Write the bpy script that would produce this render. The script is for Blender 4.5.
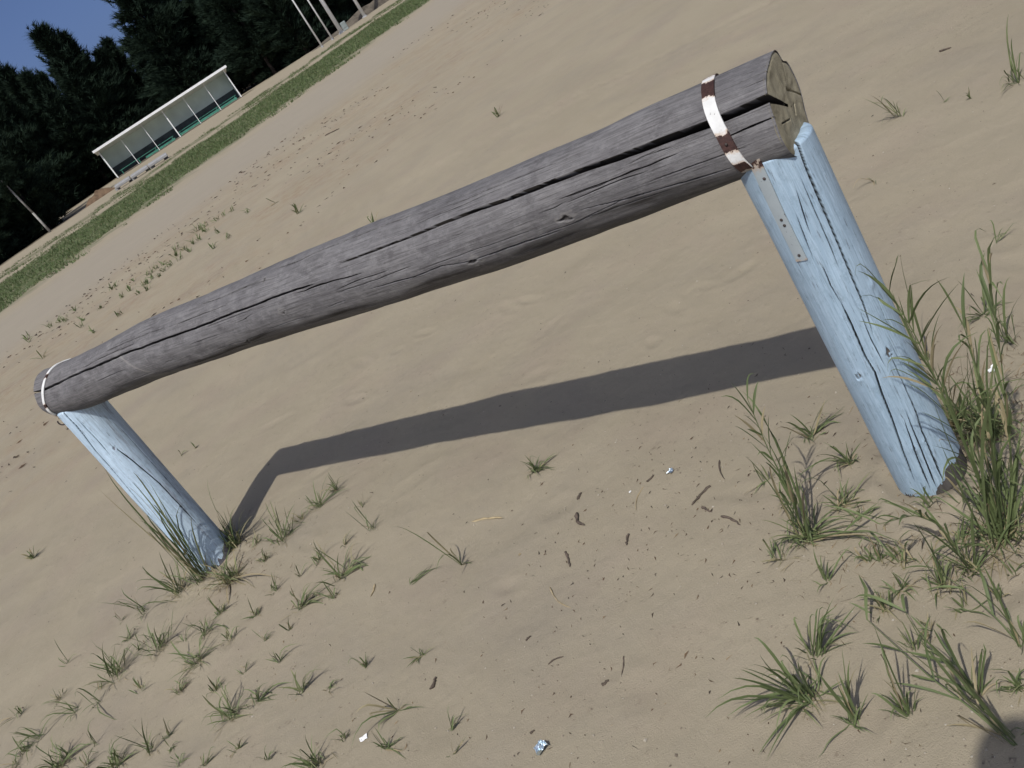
import bpy, bmesh, math, random
import numpy as np
from mathutils import Vector, Matrix

for _o in list(bpy.data.objects):
    bpy.data.objects.remove(_o)
scene = bpy.context.scene
COL = scene.collection
rad = math.radians

# ------------------------------------------------------------------ camera, sky, sun, exposure
PITCH, ROLL, FPX = rad(23.096), rad(33.0965), 959.06
fw = Vector((0, math.cos(PITCH), -math.sin(PITCH)))
up = Vector((0, math.sin(PITCH), math.cos(PITCH)))
rt = Vector((1, 0, 0))
cx = rt * math.cos(ROLL) - up * math.sin(ROLL)
cy = rt * math.sin(ROLL) + up * math.cos(ROLL)
cam = bpy.data.cameras.new('camera')
cam.sensor_width = 36.0
cam.lens = FPX / 1024 * 36.0
cam.clip_start, cam.clip_end = 0.02, 3000
camo = bpy.data.objects.new('camera', cam)
COL.objects.link(camo)
m = Matrix.Identity(4)
for i in range(3):
    m[i][0], m[i][1], m[i][2] = cx[i], cy[i], -fw[i]
m[2][3] = 1.5
camo.matrix_world = m
scene.camera = camo

SUN_T = Vector((.28, .63, -.93)).normalized()          # the way the light travels
SUN_EL = math.asin(-SUN_T.z)
SUN_AZ = math.atan2(-SUN_T.x, -SUN_T.y)                # clockwise from +Y
world = bpy.data.worlds.new('World')
scene.world = world
world.use_nodes = True
wn = world.node_tree
sky = wn.nodes.new('ShaderNodeTexSky')
sky.sky_type = 'NISHITA'
sky.sun_disc = False
sky.sun_elevation = SUN_EL
sky.sun_rotation = SUN_AZ
sky.altitude = 0
sky.air_density = 0.28
sky.dust_density = 3.4
sky.ozone_density = 8.0
bg = wn.nodes['Background']
bg.inputs['Strength'].default_value = 0.135
wn.links.new(sky.outputs[0], bg.inputs['Color'])

sl = bpy.data.lights.new('sun', 'SUN')
sl.energy = 3.5
sl.angle = rad(0.6)
sl.color = (1.0, .965, .91)
so = bpy.data.objects.new('sun', sl)
COL.objects.link(so)
so.rotation_euler = SUN_T.to_track_quat('-Z', 'Y').to_euler()
so.location = (-4, -12, 20)

vs = scene.view_settings
vs.view_transform = 'Standard'
vs.look = 'None'
vs.exposure = 0.08
vs.gamma = 1.0
vs.use_curve_mapping = False
scene.render.resolution_x, scene.render.resolution_y = 1024, 768

# ------------------------------------------------------------------ helpers
def tag(o, label=None, cat=None, group=None, kind=None):
    if label: o['label'] = label
    if cat: o['category'] = cat
    if group: o['group'] = group
    if kind: o['kind'] = kind
    return o

def empty(name, loc=(0, 0, 0), rz=0):
    o = bpy.data.objects.new(name, None)
    o.empty_display_size = .1
    COL.objects.link(o)
    o.location = loc
    o.rotation_euler.z = rz
    return o

def link(name, me, parent=None, mat=None, loc=None):
    o = bpy.data.objects.new(name, me)
    COL.objects.link(o)
    if mat is not None and not me.materials: me.materials.append(mat)
    if parent is not None: o.parent = parent
    if loc is not None: o.location = loc
    return o

def np_mesh(name, V, F, attrs=None, smooth=True, uv=None, mat=None):
    """V (n,3); F list of equal length faces as an int array (m,k)."""
    me = bpy.data.meshes.new(name)
    V = np.asarray(V, np.float32); F = np.asarray(F, np.int32)
    me.vertices.add(len(V)); me.vertices.foreach_set('co', V.ravel())
    me.loops.add(F.size); me.loops.foreach_set('vertex_index', F.ravel())
    me.polygons.add(len(F))
    me.polygons.foreach_set('loop_start', np.arange(0, F.size, F.shape[1], dtype=np.int32))
    me.polygons.foreach_set('loop_total', np.full(len(F), F.shape[1], np.int32))
    me.update(calc_edges=True)
    me.polygons.foreach_set('use_smooth', np.full(len(F), smooth))
    for k, a in (attrs or {}).items():
        at = me.attributes.new(k, 'FLOAT', 'POINT')
        at.data.foreach_set('value', np.asarray(a, np.float32).ravel())
    if uv is not None:
        u = me.uv_layers.new(name='UVMap')
        u.data.foreach_set('uv', np.asarray(uv, np.float32)[F.ravel()].ravel())
    if mat is not None: me.materials.append(mat)
    me.validate()
    return me

def grid_faces(n, mm, wrap=False):
    """faces of an n x mm vertex grid (row major); wrap closes the second axis."""
    i = np.arange(n - 1)[:, None]
    j = np.arange(mm if wrap else mm - 1)[None]
    j2 = (j + 1) % mm
    a = i * mm + j; b = i * mm + j2; c = (i + 1) * mm + j2; d = (i + 1) * mm + j
    return np.stack([a, b, c, d], -1).reshape(-1, 4)

class MB:
    """collects shapes and links them as ONE mesh object"""
    def __init__(s): s.bm = bmesh.new()
    def box(s, c, size, rot=None, bev=0.0):
        r = bmesh.ops.create_cube(s.bm, size=1)
        vs_ = r['verts']
        M = Matrix.Translation(c) @ (rot.to_4x4() if rot else Matrix.Identity(4)) @ Matrix.Diagonal((*size, 1))
        bmesh.ops.transform(s.bm, matrix=M, verts=vs_)
        if bev:
            es = list({e for v in vs_ for e in v.link_edges})
            bmesh.ops.bevel(s.bm, geom=es, offset=bev, segments=1, affect='EDGES', profile=.5)
    def tube(s, p, q, r0, r1=None, n=10):
        p, q = Vector(p), Vector(q)
        d = q - p
        r = bmesh.ops.create_cone(s.bm, cap_ends=True, segments=n, radius1=r0, radius2=r0 if r1 is None else r1, depth=d.length)
        M = Matrix.Translation((p + q) / 2) @ d.to_track_quat('Z', 'Y').to_matrix().to_4x4()
        bmesh.ops.transform(s.bm, matrix=M, verts=r['verts'])
    def ball(s, c, size, sub=2, rot=None):
        r = bmesh.ops.create_icosphere(s.bm, subdivisions=sub, radius=1)
        M = Matrix.Translation(c) @ (rot.to_4x4() if rot else Matrix.Identity(4)) @ Matrix.Diagonal((*size, 1))
        bmesh.ops.transform(s.bm, matrix=M, verts=r['verts'])
        return r['verts']
    def build(s, name, mat, parent=None, smooth=False, loc=None):
        me = bpy.data.meshes.new(name)
        s.bm.to_mesh(me); s.bm.free()
        if smooth:
            me.polygons.foreach_set('use_smooth', np.ones(len(me.polygons), bool))
        me.materials.append(mat)
        return link(name, me, parent, loc=loc)

# smooth value noise
def vnoise(x, y, seed=0):
    x = np.asarray(x, float); y = np.asarray(y, float)
    xi = np.floor(x).astype(np.int64); yi = np.floor(y).astype(np.int64)
    fx = x - xi; fy = y - yi
    fx = fx * fx * fx * (fx * (fx * 6 - 15) + 10); fy = fy * fy * fy * (fy * (fy * 6 - 15) + 10)
    def h(a, b):
        n = (a * 374761393 + b * 668265263 + seed * 974634777) & 0xffffffff
        n = ((n ^ (n >> 13)) * 1274126177) & 0xffffffff
        return ((n ^ (n >> 16)) & 0xffff) / 32767.5 - 1
    return (h(xi, yi) * (1 - fx) + h(xi + 1, yi) * fx) * (1 - fy) + (h(xi, yi + 1) * (1 - fx) + h(xi + 1, yi + 1) * fx) * fy

# ------------------------------------------------------------------ materials
class NT:
    def __init__(s, name):
        s.m = bpy.data.materials.new(name); s.m.use_nodes = True
        s.t = s.m.node_tree; s.b = s.t.nodes['Principled BSDF']
        s.b.inputs['Roughness'].default_value = .85
        s.b.inputs['Specular IOR Level'].default_value = .25
    def n(s, k, **kw):
        nd = s.t.nodes.new(k)
        for a, v in kw.items(): setattr(nd, a, v)
        return nd
    def l(s, a, b): s.t.links.new(a, b)
    def attr(s, name): return s.n('ShaderNodeAttribute', attribute_name=name).outputs['Fac']
    def coord(s, which='Object', scale=(1, 1, 1), rot=(0, 0, 0)):
        c = s.n('ShaderNodeTexCoord'); mp = s.n('ShaderNodeMapping')
        mp.inputs['Scale'].default_value = scale; mp.inputs['Rotation'].default_value = rot
        s.l(c.outputs[which], mp.inputs[0]); return mp.outputs[0]
    def noise(s, vec, scale, detail=4, rough=.55, dist=0):
        nd = s.n('ShaderNodeTexNoise')
        nd.inputs['Scale'].default_value = scale; nd.inputs['Detail'].default_value = detail
        nd.inputs['Roughness'].default_value = rough; nd.inputs['Distortion'].default_value = dist
        if vec is not None: s.l(vec, nd.inputs['Vector'])
        return nd.outputs['Fac']
    def ramp(s, f, stops):
        r = s.n('ShaderNodeValToRGB'); e = r.color_ramp.elements
        while len(e) < len(stops): e.new(.5)
        for k, (p, c) in zip(e, stops):
            k.position = p; k.color = (*c, 1) if len(c) == 3 else c
        s.l(f, r.inputs[0]); return r.outputs['Color']
    def rng(s, f, a, b, c=0, d=1, smooth=False):
        r = s.n('ShaderNodeMapRange'); r.clamp = True
        if smooth: r.interpolation_type = 'SMOOTHSTEP'
        s.l(f, r.inputs[0])
        for i, v in zip((1, 2, 3, 4), (a, b, c, d)): r.inputs[i].default_value = v
        return r.outputs[0]
    def math(s, op, a, b=None, cl=False):
        nd = s.n('ShaderNodeMath', operation=op); nd.use_clamp = cl
        for i, v in enumerate((a, b)):
            if v is None: continue
            if isinstance(v, (int, float)): nd.inputs[i].default_value = v
            else: s.l(v, nd.inputs[i])
        return nd.outputs[0]
    def mix(s, f, a, b, mode='MIX'):
        nd = s.n('ShaderNodeMix', data_type='RGBA', blend_type=mode)
        for i, v in ((0, f), (6, a), (7, b)):
            if isinstance(v, (int, float)): nd.inputs[i].default_value = v
            elif isinstance(v, tuple): nd.inputs[i].default_value = (*v, 1)
            else: s.l(v, nd.inputs[i])
        return nd.outputs[2]
    def base(s, c):
        if isinstance(c, tuple): s.b.inputs['Base Color'].default_value = (*c, 1)
        else: s.l(c, s.b.inputs['Base Color'])
    def bump(s, h, strength=.5, dist=.01):
        b = s.n('ShaderNodeBump')
        b.inputs['Strength'].default_value = strength; b.inputs['Distance'].default_value = dist
        s.l(h, b.inputs['Height']); s.l(b.outputs[0], s.b.inputs['Normal'])
    def rough(s, v): s.b.inputs['Roughness'].default_value = v

def plain(name, col, rough=.8, var=.25, scale=6, metallic=0):
    t = NT(name)
    f = t.noise(t.coord(), scale, 5)
    t.base(t.ramp(f, [(.3, tuple(c * (1 - var) for c in col)), (.7, tuple(min(1, c * (1 + var)) for c in col))]))
    t.rough(rough); t.b.inputs['Metallic'].default_value = metallic
    return t.m

NU = (-.725, .69)            # across the field towards the forest, metres
def mat_ground():
    t = NT('sand')
    co = t.coord()
    sx = t.n('ShaderNodeSeparateXYZ'); t.l(co, sx.inputs[0])
    u = t.math('ADD', t.math('MULTIPLY', sx.outputs[0], NU[0]), t.math('MULTIPLY', sx.outputs[1], NU[1]))
    big = t.noise(co, .9, 4); mid = t.noise(co, 5, 5, .6); fine = t.noise(co, 260, 3, .7); grain = t.noise(co, 900, 2, .7)
    c = t.ramp(big, [(.3, (.274, .237, .166)), (.7, (.312, .270, .191))])
    c = t.mix(t.rng(mid, .35, .7, 0, .35), c, (.314, .276, .200))
    pink = t.noise(co, 2.2, 3)
    c = t.mix(t.rng(pink, .5, .75, 0, .5), c, (.278, .224, .172))
    c = t.mix(t.rng(fine, .35, .75, 0, .3), c, (.19, .160, .122))
    c = t.mix(t.rng(grain, .5, .8, 0, .3), c, (.345, .305, .25))
    # brownish pine litter staining in the middle distance
    bands = t.math('MULTIPLY', t.rng(u, 5.5, 9, 0, 1, True), t.rng(u, 17, 14, 0, 1, True))
    st = t.noise(co, .55, 5, .65); st2 = t.noise(co, 6, 4, .7)
    c = t.mix(t.math('MULTIPLY', bands, t.math('MULTIPLY', t.rng(st, .42, .62), t.rng(st2, .42, .62, 0, .42))), c, (.215, .135, .075))
    lay = t.noise(t.coord('Object', (1, 1, 1), (0, 0, .79)), 1.3, 6, .7)
    c = t.mix(t.rng(lay, .48, .66, 0, .35), c, (.225, .197, .158))
    dk = t.noise(co, 26, 4, .75)
    c = t.mix(t.math('MULTIPLY', t.rng(dk, .60, .70), t.rng(t.noise(co, 1.1, 3), .42, .62, 0, .55)), c, (.15, .115, .08))
    # paler trodden band before the turf
    c = t.mix(t.math('MULTIPLY', t.rng(u, 13, 16, 0, 1, True), t.rng(u, 22.5, 20, 0, .6, True)), c, (.275, .245, .198))
    # thin turf on the strip: soil seen between the blades
    w = t.math('ADD', u, t.math('MULTIPLY', t.math('SUBTRACT', t.noise(co, .8, 5, .65), .5), 5.5))
    g = t.math('MULTIPLY', t.rng(w, 22.6, 24.6), t.rng(w, 35.2, 33.4))
    c = t.mix(t.math('MULTIPLY', g, t.rng(t.noise(co, 2.5, 4), .3, .55, .35, 1)), c, (.075, .095, .04))
    g2 = t.math('MULTIPLY', t.math('MULTIPLY', t.rng(w, 37.8, 38.6), t.rng(w, 41.5, 40.0)), .6)
    c = t.mix(g2, c, (.09, .10, .05))
    # brown forest soil past the edge of the field
    tt = t.math('ADD', t.math('MULTIPLY', sx.outputs[0], .69), t.math('MULTIPLY', sx.outputs[1], .725))
    bay = t.math('MULTIPLY', t.math('MULTIPLY', t.rng(tt, 32.5, 35), t.rng(tt, 62, 58.5)), 17)
    c = t.mix(t.rng(t.math('SUBTRACT', w, bay), 51, 54), c, (.035, .028, .018))
    t.base(c)
    t.rough(.95); t.b.inputs['Specular IOR Level'].default_value = .1
    h = t.math('ADD', t.math('MULTIPLY', t.noise(co, 60, 5, .7), .6), t.math('ADD', t.math('MULTIPLY', fine, .6), t.math('MULTIPLY', t.noise(co, 520, 2, .6), .35)))
    t.bump(h, .6, .006)
    return t.m

def mat_log():
    t = NT('weathered wood')
    uv = t.coord('UV')
    def g(a, b, sc, det=5, r=.6, dist=0):
        mp = t.n('ShaderNodeMapping'); mp.inputs['Scale'].default_value = (a, b, 1)
        t.l(uv, mp.inputs[0]); return t.noise(mp.outputs[0], sc, det, r, dist)
    a = g(1, 34, 4, 6, .7, .15); b = g(1, 50, 7, 5, .75); c_ = g(1, 1.6, 4, 4, .6); d = g(1, 60, 18, 3, .7)
    c = t.ramp(a, [(.28, (.094, .089, .088)), (.5, (.150, .144, .143)), (.72, (.218, .210, .204))])
    c = t.mix(t.rng(c_, .38, .68, 0, .6), c, (.100, .096, .100))
    c = t.mix(t.rng(g(1, 1.2, 24, 6, .75), .50, .64, 0, .6), c, (.215, .208, .205))
    c = t.mix(t.rng(g(1, 1.5, 15, 6, .75), .51, .64, 0, .65), c, (.074, .070, .071))
    c = t.mix(t.rng(g(1, 2.5, 7, 5, .7), .52, .72, 0, .5), c, (.215, .210, .210))
    c = t.mix(t.rng(b, .52, .63, 0, .75), c, (.055, .05, .05))
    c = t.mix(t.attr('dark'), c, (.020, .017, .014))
    c = t.mix(t.attr('pale'), c, (.29, .275, .25))
    t.base(c); t.rough(.8)
    t.bump(t.math('ADD', t.math('MULTIPLY', a, .35), t.math('ADD', t.math('MULTIPLY', b, .7), t.math('MULTIPLY', d, .5))), .75, .005)
    return t.m

def mat_cut():
    t = NT('sawn end grain')
    r = t.attr('rho'); co = t.coord()
    rr = t.math('ADD', r, t.math('MULTIPLY', t.noise(co, 14, 3), .012))
    ring = t.math('SINE', t.math('MULTIPLY', rr, 1500))
    c = t.ramp(t.noise(co, 22, 5, .65), [(.3, (.215, .192, .130)), (.7, (.335, .305, .215))])
    c = t.mix(t.rng(ring, .2, 1, 0, .25), c, (.15, .125, .07))
    c = t.mix(t.rng(t.noise(co, 60, 4, .7), .52, .72, 0, .55), c, (.42, .38, .27))
    c = t.mix(t.rng(r, .075, .1, 0, .35), c, (.15, .135, .09))
    c = t.mix(t.rng(t.noise(co, 35, 5, .7), .52, .66, 0, .5), c, (.13, .11, .07))
    t.base(c); t.bump(t.math('ADD', t.noise(co, 160, 5, .75), t.math('MULTIPLY', ring, .05)), .55, .002)
    return t.m

def mat_paint(name, col, col2, worn, w1=(.05, .045, .04), w2=(.13, .12, .11), soft=.05):
    t = NT(name)
    uv = t.coord('UV')
    def g(a, b, sc, det=5, r=.6, dist=0):
        mp = t.n('ShaderNodeMapping'); mp.inputs['Scale'].default_value = (a, b, 1)
        t.l(uv, mp.inputs[0]); return t.noise(mp.outputs[0], sc, det, r, dist)
    a = g(1, 14, 6, 6, .65, .2); b = g(1, 30, 11, 5, .7); s = g(1, 3, 30, 4, .7)
    c = t.ramp(a, [(.3, col), (.7, col2)])
    c = t.mix(t.rng(g(1, 1, 5, 4), .45, .7, 0, .35), c, tuple(v * .8 for v in col))
    c = t.mix(t.rng(g(1, 30, 7, 5, .75), .50, .64, 0, .42), c, tuple(v * .55 for v in col))
    c = t.mix(t.rng(g(1, 18, 9, 5, .75), .51, .64, 0, .5), c, tuple(min(.9, v * 1.25) for v in col2))
    c = t.mix(t.rng(g(1, 1.3, 34, 5, .75), .52, .66, 0, .4), c, tuple(v * .62 for v in col))
    wood = t.ramp(a, [(.3, w1), (.7, w2)])
    ch = t.math('MULTIPLY', t.rng(b, .57, .61), t.rng(s, .50, .58))
    pe = t.math('ADD', t.attr('peel_shade'), t.math('MULTIPLY', t.math('SUBTRACT', g(1, 6, 14, 5, .7), .5), .9))
    bare = t.math('MAXIMUM', t.math('MULTIPLY', ch, worn), t.rng(pe, .5 - soft, .5 + soft))
    c = t.mix(bare, c, wood)
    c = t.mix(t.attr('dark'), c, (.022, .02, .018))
    t.base(c)
    t.l(t.rng(bare, 0, 1, .5, .9), t.b.inputs['Roughness'])
    t.bump(t.math('SUBTRACT', t.math('ADD', t.math('MULTIPLY', a, .6), t.math('MULTIPLY', g(1, 30, 7, 5, .75), .8)), t.math('MULTIPLY', bare, .3)), .7, .004)
    return t.m

def mat_strap():
    t = NT('rusty painted steel')
    co = t.coord(); r = t.attr('rust')
    k = t.math('ADD', r, t.math('MULTIPLY', t.math('SUBTRACT', t.noise(co, 90, 5, .7), .5), .9))
    k2 = t.rng(t.noise(co, 150, 4, .6), .67, .71)
    bare = t.math('MAXIMUM', t.rng(k, .46, .52), k2)
    paint = t.mix(t.attr('beige'), t.ramp(t.noise(co, 40, 4), [(.3, (.56, .56, .53)), (.7, (.68, .68, .66))]), (.255, .30, .315))
    halo = t.rng(k, .25, .46, 0, .6)
    paint = t.mix(halo, paint, (.40, .25, .13))
    rust = t.ramp(t.noise(co, 120, 4, .7), [(.3, (.022, .012, .011)), (.7, (.065, .032, .025))])
    t.base(t.mix(bare, paint, rust)); t.rough(.6)
    t.bump(t.math('SUBTRACT', t.noise(co, 200, 3), t.math('MULTIPLY', bare, .6)), .5, .0015)
    return t.m

def mat_grass(name, g1, g2, dry):
    t = NT(name)
    tone = t.attr('tone')
    c = t.ramp(tone, [(0, g1), (.55, g2), (.75, tuple((a + b) / 2 for a, b in zip(g2, dry))), (1, dry)])
    t.base(c); t.rough(.6)
    t.b.inputs['Specular IOR Level'].default_value = .3
    tr = t.n('ShaderNodeBsdfTranslucent'); t.l(c, tr.inputs[0])
    mx = t.n('ShaderNodeMixShader'); mx.inputs[0].default_value = .25
    t.l(t.b.outputs[0], mx.inputs[1]); t.l(tr.outputs[0], mx.inputs[2])
    t.l(mx.outputs[0], t.t.nodes['Material Output'].inputs[0])
    return t.m

def mat_needles():
    t = NT('pine needles')
    tone = t.attr('tone')
    t.base(t.ramp(tone, [(0, (.014, .024, .017)), (.6, (.022, .036, .023)), (1, (.032, .048, .028))]))
    t.rough(.9); t.b.inputs['Specular IOR Level'].default_value = .05
    return t.m

M_SAND = mat_ground()
M_LOG = mat_log(); M_CUT = mat_cut()
M_BLUE = mat_paint('pale blue paint', (.305, .415, .510), (.370, .480, .570), .6)
M_PALE = mat_paint('chalky pale blue paint', (.40, .52, .62), (.50, .62, .72), .8, (.10, .095, .105), (.22, .215, .235), .16)  # grey wood tones double as the shade painted on its right side
M_STRAP = mat_strap()
M_STEEL = plain('dark rusty nail', (.05, .04, .035), .6, .4, 200)
M_GRASS = mat_grass('grass blade', (.080, .108, .040), (.150, .185, .078), (.30, .245, .145))
M_TURF = mat_grass('turf blade', (.066, .10, .036), (.11, .15, .055), (.20, .18, .09))
M_TWIG = plain('dry dark twig', (.088, .068, .052), .9, .5, 60)
M_STRAW = plain('pale straw', (.30, .24, .14), .8, .3, 60)
M_NEEDLE = mat_needles()
M_BARK = plain('pine bark', (.045, .036, .03), .95, .4, 8)
M_BIRCH = plain('pale birch bark', (.24, .23, .21), .8, .35, 5)
M_WHITE = plain('white painted metal', (.74, .75, .74), .5, .08, 2)
M_PANEL = plain('pale wall panel', (.56, .65, .62), .6, .10, 1.2)
M_DARKP = plain('dark base panel', (.055, .068, .07), .7, .3, 2)
M_GREEN = plain('green painted boards', (.055, .20, .145), .6, .2, 3)
M_FLOOR = plain('worn plank floor', (.14, .12, .10), .9, .25, 4)
M_CONC = plain('pale concrete', (.27, .27, .265), .9, .15, 3)
M_DIRT = plain('brown earth', (.12, .08, .05), 1, .35, 3)
M_GREY = plain('grey painted steel', (.22, .25, .24), .5, .15, 3)
M_FOIL = plain('crumpled foil', (.62, .72, .78), .28, .15, 60, .85)
M_PAPER = plain('white scrap', (.78, .78, .76), .7, .06, 40)

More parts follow.
